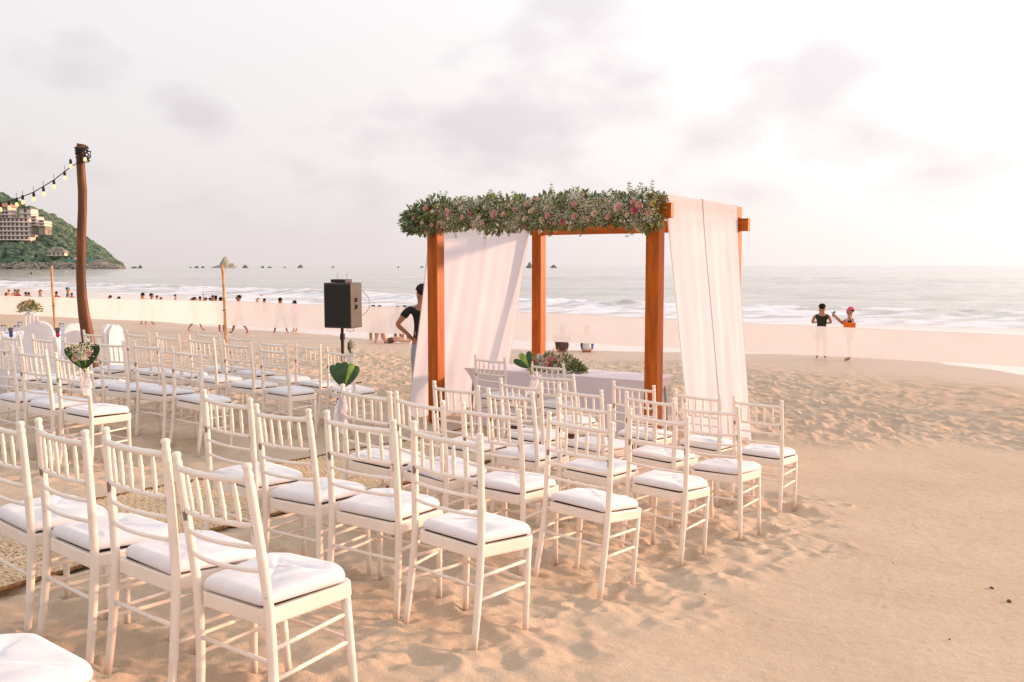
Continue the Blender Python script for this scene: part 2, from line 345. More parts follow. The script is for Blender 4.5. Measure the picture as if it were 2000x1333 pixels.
# every chair leg has sunk a little and pushed up a rim of sand
for i_, (lx_, ly_) in enumerate(leg_pts):
    a0, a1 = np.searchsorted(xs, lx_-.16), np.searchsorted(xs, lx_+.16); b0, b1 = np.searchsorted(ys, ly_-.16), np.searchsorted(ys, ly_+.16)
    if a1-a0 < 3 or b1-b0 < 3: continue
    xx, yy = X[a0:a1, b0:b1], Y[a0:a1, b0:b1]; r_ = np.hypot(xx-lx_-.012*math.sin(i_*1.7), (yy-ly_)*1.1)
    Z[a0:a1, b0:b1] += -.018*np.exp(-(r_/.032)**2)+.014*np.exp(-((r_-.062-.012*np.sin(3*np.arctan2(yy-ly_, xx-lx_)+i_))/.020)**2)
def grid_mesh(name, X, Y, Z):
    nu, nv = X.shape; me = bpy.data.meshes.new(name)
    co = np.stack([X, Y, Z], -1).reshape(-1, 3).astype(np.float32)
    idx = np.arange(nu*nv).reshape(nu, nv)
    f = np.stack([idx[:-1, :-1], idx[1:, :-1], idx[1:, 1:], idx[:-1, 1:]], -1).reshape(-1, 4)
    me.vertices.add(len(co)); me.vertices.foreach_set('co', co.ravel())
    me.loops.add(f.size); me.loops.foreach_set('vertex_index', f.ravel().astype(np.int32))
    me.polygons.add(len(f)); me.polygons.foreach_set('loop_start', np.arange(0, f.size, 4, dtype=np.int32))
    me.polygons.foreach_set('use_smooth', np.ones(len(f), dtype=bool))
    me.update(calc_edges=True); me.validate(); return me
me = grid_mesh('sand', X, Y, Z)
for nm, A in (('wet', WT), ('belt', BL)):
    at = me.attributes.new(nm, 'FLOAT', 'POINT'); at.data.foreach_set('value', A.ravel().astype(np.float32))
tag(me_obj('sand_beach', me, None, M_sand), 'pale tan beach sand, trampled under the chairs and raked smooth beside them', kind='structure')

# ------------------------------------------------------------------ sea
def shore_dist(x, y):
    d = np.full(x.shape, 1e9)
    for (x0, y0), (x1, y1) in zip(SHORE[:-1], SHORE[1:]):
        t = np.clip(((x-x0)*(x1-x0)+(y-y0)*(y1-y0))/((x1-x0)**2+(y1-y0)**2), 0, 1)
        d = np.minimum(d, np.hypot(x-x0-t*(x1-x0), y-y0-t*(y1-y0)))
    return d
th = np.radians(np.linspace(-72, 72, 620)); rr_ = [19.]
while rr_[-1] < 30000: rr_.append(rr_[-1]*(1.0065 if rr_[-1] < 260 else 1.03))
rr_ = np.array(rr_)
T, RR = np.meshgrid(th, rr_, indexing='ij'); X = RR*np.sin(T); Y = RR*np.cos(T)
sd = shore_dist(X, Y)
# offshore rows, roughly parallel to the beach
off = Y*math.cos(.42)+X*math.sin(.42)
amp = sstep(10, 34, sd)*(1-sstep(300, 900, RR))
wob = 6*vnoise(X, Y, 30, 40)+2.5*vnoise(X, Y, 11, 41)
Z = np.full(X.shape, SEA)
Z += amp*(.10*np.sin((off+wob)/2.1)*(.5+1.2*vnoise(X, Y, 16, 42))+.11*vnoise(X, Y, 5.0, 43, .42, .28)+.06*vnoise(X, Y, 2.0, 44, .42, .35)+.22*vnoise(X, Y, 14, 45, .42, .22))
brk = np.exp(-((sd-31-5*vnoise(X, Y, 16, 46))/3.2)**2)
foam_r = (.32*brk+.10*np.exp(-((sd-22-4*vnoise(X, Y, 9, 47))/2.2)**2))
Z += foam_r*(1+.8*vnoise(X, Y, 1.3, 48)+.5*vnoise(X, Y, .6, 49))
m1 = sstep(15, 19, sd+4*vnoise(X, Y, 7, 50)+2.0*vnoise(X, Y, 2, 55))*(1-sstep(33, 39, sd+6*vnoise(X, Y, 10, 51)))
foam = m1*np.clip(.54+1.1*vnoise(X, Y, 3.0, 52, .42, .35)+.8*vnoise(X, Y, 1.2, 53), 0, 1)
foam = np.maximum(foam, .35*np.exp(-((sd-44-7*vnoise(X, Y, 20, 54))/1.2)**2)*(vnoise(X, Y, 9, 56) > .12))
Z += .05*m1*vnoise(X, Y, .8, 57)
swash = 1-sstep(14, 22, sd+2.0*vnoise(X, Y, 8, 58))
edgef = np.exp(-((sd-2.2-1.5*vnoise(X, Y, 5, 59))/.7)**2)*.35+np.exp(-((sd-7-2.5*vnoise(X, Y, 8, 60))/.9)**2)*.20
foam = np.clip(np.maximum(foam, edgef), 0, 1)
me = grid_mesh('sea', X, Y, Z)
for nm, A in (('foam', foam), ('swash', swash), ('dist', np.clip(RR/1500, 0, 1))):
    at = me.attributes.new(nm, 'FLOAT', 'POINT'); at.data.foreach_set('value', A.ravel().astype(np.float32))
def sea_nodes(nt, b):
    tc = N(nt, 'ShaderNodeTexCoord'); v = tc.outputs['Object']
    mp = N(nt, 'ShaderNodeMapping'); L(nt, v, mp.inputs[0]); mp.inputs['Rotation'].default_value = (0, 0, .42); mp.inputs['Scale'].default_value = (.30, 1.0, 1)
    fo = N(nt, 'ShaderNodeAttribute', attribute_name='foam'); sw = N(nt, 'ShaderNodeAttribute', attribute_name='swash')
    n0 = N(nt, 'ShaderNodeTexNoise', i_Scale=.05, i_Detail=6.0); L(nt, mp.outputs[0], n0.inputs[0])
    deep = ramp(nt, n0.outputs[0], [(.35, (.34, .33, .29)), (.65, (.52, .48, .42))])
    col = mixc(nt, sw.outputs['Fac'], deep, (.80, .67, .585))
    n5 = N(nt, 'ShaderNodeTexNoise', i_Scale=2.6, i_Detail=7.0, i_Roughness=.7); L(nt, mp.outputs[0], n5.inputs[0])
    fm = math_(nt, 'MULTIPLY', math_(nt, 'ADD', fo.outputs['Fac'], math_(nt, 'MULTIPLY', math_(nt, 'SUBTRACT', n5.outputs[0], .5), 1.6)), 1.0)
    fm = ramp(nt, fm, [(.32, (0, 0, 0)), (.62, (1, 1, 1))])
    fm = math_(nt, 'MULTIPLY', fm, math_(nt, 'MULTIPLY', fo.outputs['Fac'], 2.0, True), True)
    col = mixc(nt, fm, col, (.80, .79, .83))
    L(nt, col, b.inputs['Base Color'])
    rg = math_(nt, 'ADD', .10, math_(nt, 'MULTIPLY', fm, .7)); rg = math_(nt, 'ADD', rg, math_(nt, 'MULTIPLY', sw.outputs['Fac'], .12))
    L(nt, rg, b.inputs['Roughness'])
    b.inputs['IOR'].default_value = 1.33; b.inputs['Specular IOR Level'].default_value = .5
    n1 = N(nt, 'ShaderNodeTexNoise', i_Scale=.8, i_Detail=6.0, i_Roughness=.62); L(nt, mp.outputs[0], n1.inputs[0])
    n2 = N(nt, 'ShaderNodeTexNoise', i_Scale=.13, i_Detail=5.0, i_Roughness=.6); L(nt, mp.outputs[0], n2.inputs[0])
    st = math_(nt, 'SUBTRACT', 1.0, math_(nt, 'MULTIPLY', sw.outputs['Fac'], .93))
    b1 = N(nt, 'ShaderNodeBump', i_Distance=.12); L(nt, math_(nt, 'MULTIPLY', st, .8), b1.inputs['Strength']); L(nt, n1.outputs[0], b1.inputs['Height'])
    b2 = N(nt, 'ShaderNodeBump', i_Distance=.9); L(nt, math_(nt, 'MULTIPLY', st, .7), b2.inputs['Strength']); L(nt, n2.outputs[0], b2.inputs['Height']); L(nt, b1.outputs[0], b2.inputs['Normal'])
    L(nt, b2.outputs[0], b.inputs['Normal'])
M_sea = mat('sea_water', fn=sea_nodes)
tag(me_obj('sea_water', me, None, M_sea), 'calm grey sea with a band of white surf and a pale glossy swash', kind='structure')

# ------------------------------------------------------------------ headland, sea rocks
M_forest = mat('hazed_forest_leaves', rough=.8, fn=var(.05, (.070, .120, .090), (.155, .205, .130), rnd=False, bump=0), spec=.15)  # distance haze is put into the leaf green: paler and bluer
M_forest2 = mat('forest_floor', rough=.95, fn=var(.03, (.04, .085, .055), (.09, .14, .075), rnd=False), spec=.1)
M_rock = mat('grey_rock', rough=.9, fn=var(.25, (.16, .14, .12), (.40, .34, .28), rnd=False), spec=.2)
M_rockd = mat('dark_rock', rough=.9, fn=var(.2, (.10, .105, .10), (.24, .23, .19)), spec=.2)
M_stucco = mat('pink_stucco', rough=.9, fn=var(.4, (.70, .58, .51), (.80, .69, .62)), spec=.1)
M_slab = mat('grey_balcony_edge', rough=.9, fn=var(.5, (.27, .245, .25), (.36, .32, .31)), spec=.1)
M_winD = mat('window_glass_dark', (.10, .09, .09), .25)
M_tile = mat('terracotta_tiles', rough=.85, fn=var(.5, (.48, .17, .12), (.58, .24, .17)))
HD = 900.
prof = [(-900, 150), (-600, 230), (-350, 330), (-150, 352), (-60, 368), (0, 384), (20, 392), (45, 402), (65, 413), (85, 421), (110, 431), (130, 444), (150, 458), (170, 473), (185, 486), (200, 496), (210, 505), (218, 512), (228, 518), (238, 523.5), (262, 527)]
def ridge(px): return float(np.interp(px, [p[0] for p in prof], [p[1] for p in prof]))
def hill_pt(px, t):
    """t 0 = shore in front, 1 = ridge"""
    D = HD-60+170*t*(1.0 if px < 150 else max(.25, (262-px)/112))
    top = (519-ridge(px))/F*(HD+110)
    base = SEA+(1.0 if px < 205 else 1.0-(px-205)*.05)
    h = base+(top-base)*(1-(1-t)**1.45) if top > base else base+(top-base)*t
    x = (px-1000)/F*D
    return Vector((x, D, h))
P = []
for px in list(range(-900, -100, 40))+list(range(-100, 264, 6)):
    row = []
    for k in range(15):
        q = hill_pt(px, k/14); q.z += 2.2*mnoise.noise(q*.03)*(1 if k else 0); row.append(q)
    for dd, hh in ((60, .5), (130, -.2)):
        e = hill_pt(px, 1); row.append(Vector((e.x*(e.y+dd)/e.y, e.y+dd, SEA-1+(e.z-SEA)*max(hh, 0))))
    P.append(row)
g = MB().grid(P); o = g.build('hillside', M_forest2, None, True); tag(o, 'steep green headland running down to the sea at the far left', kind='structure')
def quick_crowns(items, name, m, label):
    bm = bmesh.new(); bmesh.ops.create_icosphere(bm, subdivisions=2, radius=1)
    bv = np.array([v.co[:] for v in bm.verts]); bf = np.array([[v.index for v in f.verts] for f in bm.faces]); bm.free()
    V = []; Fc = []
    for i, (c, r, q) in enumerate(items):
        v = bv*(1+rng.uniform(-.24, .24, (len(bv), 1)))*np.array([r*q[0], r*q[1], r*q[2]])
        V.append(v+np.array(c)); Fc.append(bf+i*len(bv))
    V = np.concatenate(V); Fc = np.concatenate(Fc)
    me = bpy.data.meshes.new(name); me.from_pydata(V.tolist(), [], Fc.tolist()); me.update()
    o = me_obj(name, me, None, m); tag(o, label, kind='stuff'); return o
items = []
def in_hotel(px, py): return (px < 64 and 400 < py < 453) or (60 <= px < 90 and 424 < py < 443) or (94 < px < 128 and 478 < py < 500)
for i in range(2300):
    px = random.uniform(-420, 240) if i < 800 else random.uniform(-20, 218); t = random.random()**.8
    q = hill_pt(px, t)
    py = 519-q.z/q.y*F; pxx = 1000+q.x/q.y*F
    if in_hotel(pxx, py-4): continue
    r = random.uniform(1.7, 4.2)*(1.15 if t > .5 else 1)
    items.append(((q.x, q.y, q.z+r*.25), r, (random.uniform(.9, 1.5), 1, random.uniform(.7, 1.15))))
quick_crowns(items, 'headland_forest', M_forest, 'dense green tree cover over the far headland')
items = []
for i in range(900):
    px = random.uniform(-420, 180); k = random.random()
    r = random.uniform(.7, 1.7)
    D = HD-62-14*(1-k)
    items.append((((px-1000)/F*D, D, SEA+k*5.4), r, (random.uniform(1, 1.6), 1, random.uniform(.6, .9))))
for i in range(300):
    px = random.uniform(180, 246); k = random.random(); hh = max(.8, (519-ridge(px))/F*HD+4)*.55
    items.append((((px-1000)/F*(HD-62), HD-62-10*(1-k), SEA+k*min(hh, 6)), random.uniform(1, 2.4), (1.3, 1, random.uniform(.6, 1))))
quick_crowns(items, 'boulder_seawall', M_rock, 'long wall of grey and tan boulders along the foot of the headland')
def sea_rock(px, w, hpx, D, label, shape=.5, seed=0):
    rnd = random.Random(seed+px); mb = MB(); base = pos(px, 519, D); base.z = SEA
    W_ = w/F*D/2; H_ = hpx/F*D
    bm = bmesh.new(); bmesh.ops.create_icosphere(bm, subdivisions=3, radius=1)
    V = []
    for v in bm.verts:
        q = v.co; nz = mnoise.noise(Vector((q.x*1.7+seed, q.y*1.7, q.z*1.7+px)))
        k = 1+.45*nz+.15*mnoise.noise(q*6)
        zz = max(q.z, -.3); taper = 1-shape*max(zz, 0)
        V.append(Vector((q.x*W_*k*taper, q.y*W_*k*taper, zz*H_*(1+.35*nz))))
    Fc = [tuple(v.index for v in f.verts) for f in bm.faces]; bm.free()
    mb.add(V, Fc); o = mb.build('sea_rock', M_rockd); o.location = base
    return tag(o, label, 'rock', 'rocks standing in the sea off the headland')
RK = [(228, 22, 6, 1000, 'low dark rock touching the tip of the headland'), (262, 12, 4, 1010, 'small rock first out from the tip of the headland'), (274, 9, 6, 1030, 'second small rock out from the tip of the headland'),
      (372, 5, 2.5, 1150, 'tiny rock farthest left of the tall pointed islet'), (384, 9, 4, 1150, 'low rock second left of the tall pointed islet'), (396, 7, 4, 1150, 'low rock nearest left of the tall pointed islet'),
      (479, 11, 6, 1150, 'low double rock just right of the tall pointed islet'), (513, 7, 4, 1200, 'small rock halfway between the islet and the speaker'), (527, 10, 3, 1200, 'flat rock right of the small halfway rock'),
      (556, 5, 2.5, 1200, 'tiny rock left of the small pointed rock'), (587, 12, 6, 1200, 'small pointed rock alone left of the speaker'), (650, 6, 3, 1300, 'tiny rock on the horizon above the left side of the speaker'),
      (778, 5, 3, 1300, 'tiny rock on the horizon between speaker and pergola'), (824, 8, 3, 1300, 'tiny rock on the horizon against the left pergola post'), (1034, 14, 11, 1200, 'dark steep rock half hidden by the rear pergola post'), (1081, 12, 6, 1200, 'low triangular rock on the horizon inside the pergola')]
for i, r in enumerate(RK): sea_rock(*r, shape=.6, seed=i)
o = empty('rocky_islet', (*pos(438, 519, 1150).xy, SEA)); tag(o, 'tall pointed pale rock islet on the horizon behind the bamboo pole', 'islet')
def peak(name, dx, w, h, sh, seed, par):
    bm = bmesh.new(); bmesh.ops.create_icosphere(bm, subdivisions=3, radius=1); V = []
    for v in bm.verts:
        q = v.co; nz = mnoise.noise(q*1.6+Vector((seed, 0, 0)))
        zz = max(q.z, -.2); V.append(Vector((dx+q.x*w*(1-sh*max(zz, 0))*(1+.4*nz)+max(zz, 0)*w*.12, q.y*w*(1-sh*max(zz, 0)), zz*h*(1+.15*nz))))
    Fc = [tuple(v.index for v in f.verts) for f in bm.faces]; bm.free()
    MB().add(V, Fc).build(name, mat('islet_rock', rough=.9, fn=var(.3, (.24, .23, .18), (.44, .41, .32))), par)
peak('peak', 0, 10.5, 14.2, .78, 3, o); peak('shoulder', 8, 7, 6, .4, 5, o); peak('skirt', -3, 14, 3.6, .3, 8, o)

def hotel(name, label, px0, px1, y0, y1, floors, D, curve=0., recess=1.6, winstep=3.2, roof=None, stair=True):
    e = empty(name, (*pos((px0+px1)/2, y1, D),)); tag(e, label, 'building')
    Wd = (px1-px0)/F*D; H = (y1-y0)/F*D; fh = H/floors; n = 12
    def arc(off, w=Wd):
        return [Vector((-w/2+w*k/n, -curve*(1-((2*k/n-1)**2))-off, 0)) for k in range(n+1)]
    def slab(nm, off, z0, z1, m, w=Wd):
        A = arc(off, w); V = []
        for q in A: V += [Vector((q.x, q.y, z0)), Vector((q.x, q.y, z1)), Vector((q.x, 14, z1)), Vector((q.x, 14, z0))]
        Fc = []
        for k in range(n):
            a = 4*k; b = a+4
            Fc += [(a, b, b+1, a+1), (a+1, b+1, b+2, a+2), (a+3, a+2, b+2, b+3), (a, a+3, b+3, b)]
        Fc += [(0, 1, 2, 3), (4*n, 4*n+3, 4*n+2, 4*n+1)]
        return MB().add(V, Fc).build(nm, m, e)
    win = MB().box((0, 0, 0), (2.0, .4, fh*.58)).mesh('window')
    win.materials.append(M_winD)
    MB().box((0, 7.5, -4), (Wd-1.5, 13, 8)).build('foundation', M_rock, e)
    for k in range(floors):
        z = k*fh
        slab('floor_wall', 0, z, z+fh-.35, M_stucco, Wd-1.2)
        slab('balcony_slab', recess, z+fh-.35, z+fh, M_slab)
        slab('parapet', recess-.1, z+.0, z+.9, M_stucco, Wd-.3)
        nw = int((Wd-3)/winstep)
        for j in range(nw):
            t = (j+.5)/nw; x = -Wd/2+1.2+(Wd-2.4)*t; yy = -curve*(1-((2*x/Wd)**2))
            w = bpy.data.objects.new('window', win); COL.objects.link(w); w.parent = e; w.location = (x, yy-.14, z+fh*.55)
    if roof:
        MB().add([(-Wd/2-1, -recess-1, H), (Wd/2+1, -recess-1, H), (Wd/2+1, 14, H), (-Wd/2-1, 14, H), (-Wd/2+2, 6, H+roof), (Wd/2-2, 6, H+roof)], [(0, 1, 5, 4), (1, 2, 5), (2, 3, 4, 5), (3, 0, 4), (0, 3, 2, 1)]).build('roof', M_tile, e)
    return e
hotel('hotel_block', 'large pink terraced hotel with curved grey balconies on the headland', -30, 60, 427, 470, 5, 880, curve=7)
hotel('hotel_block', 'upper hotel block with a red tiled roof at the left edge', -40, 19, 405, 428, 3, 905, roof=4)
hotel('hotel_block', 'plain pale blockhouse above the curved hotel balconies', 38, 62, 408, 428, 2, 910, winstep=5)
hotel('hotel_block', 'lower two-storey wing stepping down right of the hotel', 59, 73, 423, 441, 3, 885)
hotel('hotel_block', 'small terrace house at the right end of the hotel', 73, 88, 431, 442, 2, 878)
hotel('hotel_block', 'small flat house by the green wall at the foot of the headland', 131, 149, 503, 509, 1, 850)
o = empty('thatched_hut', (*pos(113, 500, 852),)); tag(o, 'thatched hut with a tan sloping roof low on the headland', 'hut')
MB().add([(-9, -4, 3), (9, -4, 3), (9, 6, 3), (-9, 6, 3), (-4, 1, 8.5), (2, 1, 8.5)], [(0, 1, 5, 4), (1, 2, 5), (2, 3, 4, 5), (3, 0, 4), (0, 3, 2, 1)]).build('thatch_roof', M_rock, o)
MB().box((0, 0, 1.5), (15, 6, 3)).build('hut_wall', M_stucco, o)
for k in range(4): MB().box((-6+4*k, -3.1, 1.6), (1.6, .3, 1.8)).build('window', M_winD, o)
o = MB().box((0, 0, 1.2), (29, .5, 2.4)).build('green_wall', mat('green_painted_wall', rough=.8, fn=var(.2, (.06, .33, .26), (.10, .42, .34)))); o.location = pos(158, 512, 848); tag(o, 'long turquoise green wall behind the boulder seawall', 'wall')
# canoe far out
o = empty('kayak', (*pos(61.5, 519, 318).xy, SEA)); tag(o, 'yellow kayak with a paddler far out left of the leaning pole', 'kayak')
V = []
for k in range(13):
    t = k/12*2-1; w = .42*(1-t*t)**.7+.01; zz = .16+.25*t*t
    V += [(t*2.9, -w, zz), (t*2.9, 0, zz-.30*(1-t*t)), (t*2.9, w, zz), (t*2.9, 0, zz+.06)]
Fc = [(4*k+j, 4*k+(j+1) % 4, 4*k+4+(j+1) % 4, 4*k+4+j) for k in range(12) for j in range(4)]
MB().add(V, Fc).build('hull', mat('yellow_hull', rough=.4, fn=var(2, (.62, .50, .12), (.70, .58, .18))), o)
MB().tube([(-1.4, -.2, .5), (1.4, .2, 1.0)], .03, 6).build('paddle', M_rockd, o)
#PART2
# ------------------------------------------------------------------ aisle rug of woven jute
def jute(nt, b):
    tc = N(nt, 'ShaderNodeTexCoord'); v = tc.outputs['Object']
    mp = N(nt, 'ShaderNodeMapping'); L(nt, v, mp.inputs[0]); mp.inputs['Scale'].default_value = (1, 1, 1)
    n = N(nt, 'ShaderNodeTexNoise', i_Scale=60.0); L(nt, v, n.inputs[0])
    L(nt, ramp(nt, n.outputs[0], [(.3, (.50, .36, .22)), (.7, (.80, .63, .44))]), b.inputs['Base Color'])
M_jute = mat('woven_jute', rough=.9, fn=jute, spec=.15)
M_jutedark = mat('brown_jute_edge', rough=.9, fn=var(30, (.10, .055, .025), (.30, .17, .08)), spec=.1)
M_under = mat('rug_gap', (.26, .17, .09), .95)
rug = empty('aisle_rug', (-2.41, 4.27, 0)); tag(rug, 'long woven jute runner down the aisle towards the pergola', 'rug')
RH = R(27.0); rc, rs = math.cos(RH), math.sin(RH)
def rugp(u, w): return (-2.41+u*rc+w*rs, 4.27-u*rs+w*rc)
RU, RW0, RW1 = 1.22, -2.6, 6.6
def rz_(x, y): return G0(x, y)+.022+.006*mnoise.noise(Vector((x*1.6, y*1.6, 0)))
gw = [[(*rugp(-RU*i/10, RW0+(RW1-RW0)*j/60), 0) for j in range(61)] for i in range(11)]
gw = [[Vector((x+2.41, y-4.27, rz_(x, y)-.006)) for x, y, _ in r] for r in gw]
o = MB().grid(gw).build('backing', M_under, rug)
# braided strands: rows of interlaced tufts
br = np.array([(-1, -.5, 0), (1, -.5, 0), (1, .5, 0), (-1, .5, 0), (-.6, -.25, 1), (.6, -.25, 1), (.6, .25, 1), (-.6, .25, 1)])
bf = np.array([(4, 5, 6, 7), (0, 1, 5, 4), (1, 2, 6, 5), (2, 3, 7, 6), (3, 0, 4, 7)])
PW, PU = .030, .034
A = []
for j in range(int((RW1-RW0)/PW)):
    for i in range(int(RU/PU)):
        A.append((-(i+.5+(.5 if j % 2 else 0))*PU, RW0+j*PW, 1 if (i+j) % 2 else -1))
A = np.array(A); A = A[(A[:, 0] > -RU+.01)]
gx = -2.41+A[:, 0]*rc+A[:, 1]*rs; gy = 4.27-A[:, 0]*rs+A[:, 1]*rc
gz = tps(gx, gy)+.020+.006*np.array([mnoise.noise(Vector((a*1.6, b*1.6, 0))) for a, b in zip(gx, gy)])
V = np.zeros((len(A), 8, 3))
jt = rng.uniform(.8, 1.2, (len(A), 1)); tw = RH*-1+A[:, 2]*.42+rng.uniform(-.15, .15, len(A))
lx = br[None, :, 0]*.0165*jt; ly = br[None, :, 1]*.021*jt
V[:, :, 0] = gx[:, None]+2.41+lx*np.cos(tw)[:, None]-ly*np.sin(tw)[:, None]
V[:, :, 1] = gy[:, None]-4.27+lx*np.sin(tw)[:, None]+ly*np.cos(tw)[:, None]
V[:, :, 2] = gz[:, None]+br[None, :, 2]*.0085*jt
FF = (bf[None]+8*np.arange(len(A))[:, None, None]).reshape(-1, 4)
me = bpy.data.meshes.new('weave'); me.from_pydata(V.reshape(-1, 3).tolist(), [], FF.tolist()); me.update()
o = me_obj('weave', me, rug, M_jute); tag(o, kind='stuff')
for u0 in (0, -RU):
    pts = []
    for j in range(200):
        w = RW0+(RW1-RW0)*j/199; x, y = rugp(u0+.008*math.sin(j*1.9), w); pts.append((x+2.41, y-4.27, rz_(x, y)+.002))
    MB().tube(pts, .011, 6).build('edge_binding', M_jutedark, rug, True)

# ------------------------------------------------------------------ banquet chairs
def paint(nt, b):
    tc = N(nt, 'ShaderNodeTexCoord'); v = tc.outputs['Object']
    oi = N(nt, 'ShaderNodeObjectInfo'); ad = N(nt, 'ShaderNodeVectorMath', operation='ADD'); L(nt, v, ad.inputs[0]); L(nt, math_(nt, 'MULTIPLY', oi.outputs['Random'], 53.0), ad.inputs[1])
    n = N(nt, 'ShaderNodeTexNoise', i_Scale=9.0, i_Detail=4.0); L(nt, ad.outputs[0], n.inputs[0])
    col = ramp(nt, n.outputs[0], [(.3, (.825, .735, .655)), (.7, (.88, .80, .73))])
    n2 = N(nt, 'ShaderNodeTexNoise', i_Scale=55.0, i_Detail=6.0, i_Roughness=.75); L(nt, ad.outputs[0], n2.inputs[0])
    chip = ramp(nt, n2.outputs[0], [(.64, (0, 0, 0)), (.67, (1, 1, 1))])
    n3 = N(nt, 'ShaderNodeTexNoise', i_Scale=7.0, i_Detail=2.0); L(nt, ad.outputs[0], n3.inputs[0])
    chip = math_(nt, 'MULTIPLY', chip, ramp(nt, n3.outputs[0], [(.5, (0, 0, 0)), (.6, (1, 1, 1))]))
    sp = N(nt, 'ShaderNodeSeparateXYZ'); L(nt, v, sp.inputs[0])
    # rubbed patch on the back of each post where chairs are stacked (object space, height .70)
    dz = math_(nt, 'ABSOLUTE', math_(nt, 'SUBTRACT', sp.outputs[2], .700)); near = math_(nt, 'LESS_THAN', math_(nt, 'ADD', dz, math_(nt, 'MULTIPLY', n2.outputs[0], .045)), .040)
    inn = math_(nt, 'LESS_THAN', math_(nt, 'ABSOLUTE', sp.outputs[0]), .203); bk = math_(nt, 'LESS_THAN', sp.outputs[1], -.026)
    rub = math_(nt, 'MULTIPLY', math_(nt, 'MULTIPLY', near, inn), math_(nt, 'MULTIPLY', bk, math_(nt, 'GREATER_THAN', math_(nt, 'ABSOLUTE', sp.outputs[0]), .19)))
    col = mixc(nt, math_(nt, 'MAXIMUM', math_(nt, 'MULTIPLY', chip, .8), math_(nt, 'MULTIPLY', rub, .85)), col, (.13, .10, .08))
    sandy = math_(nt, 'MULTIPLY', ramp(nt, sp.outputs[2], [(.0, (1, 1, 1)), (.09, (0, 0, 0))]), .45)
    col = mixc(nt, sandy, col, (.62, .43, .28))
    L(nt, col, b.inputs['Base Color'])
    bp = N(nt, 'ShaderNodeBump', i_Strength=.25, i_Distance=.002); L(nt, n.outputs[0], bp.inputs['Height']); L(nt, bp.outputs[0], b.inputs['Normal'])
M_paint = mat('ivory_paint', rough=.42, fn=paint, spec=.4)
def cushn(nt, b):
    tc = N(nt, 'ShaderNodeTexCoord'); v = tc.outputs['Object']
    n = N(nt, 'ShaderNodeTexNoise', i_Scale=12.0, i_Detail=4.0); L(nt, v, n.inputs[0])
    L(nt, ramp(nt, n.outputs[0], [(.3, (.70, .70, .745)), (.7, (.76, .76, .80))]), b.inputs['Base Color'])
    w = N(nt, 'ShaderNodeTexNoise', i_Scale=420.0); L(nt, v, w.inputs[0])
    bp = N(nt, 'ShaderNodeBump', i_Strength=.15, i_Distance=.001); L(nt, w.outputs[0], bp.inputs['Height']); L(nt, bp.outputs[0], b.inputs['Normal'])
M_cush = mat('white_cotton', rough=.85, fn=cushn, spec=.15); M_cush.node_tree.nodes['Principled BSDF'].inputs['Sheen Weight'].default_value = .2
M_gapshade = mat('cushion_gap_shade', (.035, .03, .03), .8)
WT_, OT, WB, OB, WF, DD = .204, .041, .216, .028, .190, .332
def post_pt(s, z):
    if z >= .43: t = (z-.43)/.49; return (s*(.206-.002*t), -.002-.039*t**1.25, z)
    t = (.43-z)/.43; return (s*(.206+.010*t**1.6), -.002-.026*t**1.8, z)
def post(s):
    zs = [-.05, .06, .15, .155, .16, .25, .34, .43, .52, .60, .605, .61, .70, .78, .845, .862, .868, .874, .884, .890, .900, .910, .918, .922]
    rs = [.0135, .0150, .0160, .0172, .0160, .0165, .0165, .0165, .0165, .0162, .0175, .0162, .0160, .0158, .0155, .0145, .0128, .0145, .0160, .0135, .0125, .0160, .0150, .008]
    return MB().tube([post_pt(s, z) for z in zs], rs, 10).mesh('back_leg', True)
def fleg(s):
    zs = [-.05, .05, .16, .165, .17, .28, .385]; rs = [.0125, .0135, .015, .0165, .015, .0165, .0175]
    return MB().tube([(s*(WF+.0*(z)), DD-.012*(z/.4), z) for z in zs], rs, 10).mesh('front_leg', True)
def rail(z, r, bow, name, nodes=True):
    a = Vector(post_pt(-1, z)); b = Vector(post_pt(1, z)); pts = []; rs = []
    n = 17
    for k in range(n):
        t = k/(n-1); p = a.lerp(b, t); p.y -= bow*4*t*(1-t); pts.append(p); rs.append(r*(1.12 if nodes and k in (3, 6, 10, 13) else 1))
    return MB().tube(pts, rs, 8).mesh(name, True)
BOW = .026
def spindle(i):
    t = (i+1)/6; a = Vector(post_pt(-1, .858)).lerp(Vector(post_pt(1, .858)), t); b = Vector(post_pt(-1, .722)).lerp(Vector(post_pt(1, .722)), t)
    a.y -= BOW*4*t*(1-t); b.y -= BOW*4*t*(1-t)
    ts = [0, .12, .3, .34, .38, .62, .66, .70, .88, 1]; rs = [.0055, .0075, .0085, .0100, .0085, .0088, .0104, .0088, .0075, .0055]
    return MB().tube([a.lerp(b, q) for q in ts], rs, 8).mesh('spindle', True)
def bar(a, b, r, name):
    a = Vector(a); b = Vector(b); ts = [0, .3, .32, .34, .66, .68, .70, 1]
    return MB().tube([a.lerp(b, q) for q in ts], [r, r, r*1.22, r, r, r*1.22, r, r], 8).mesh(name, True)
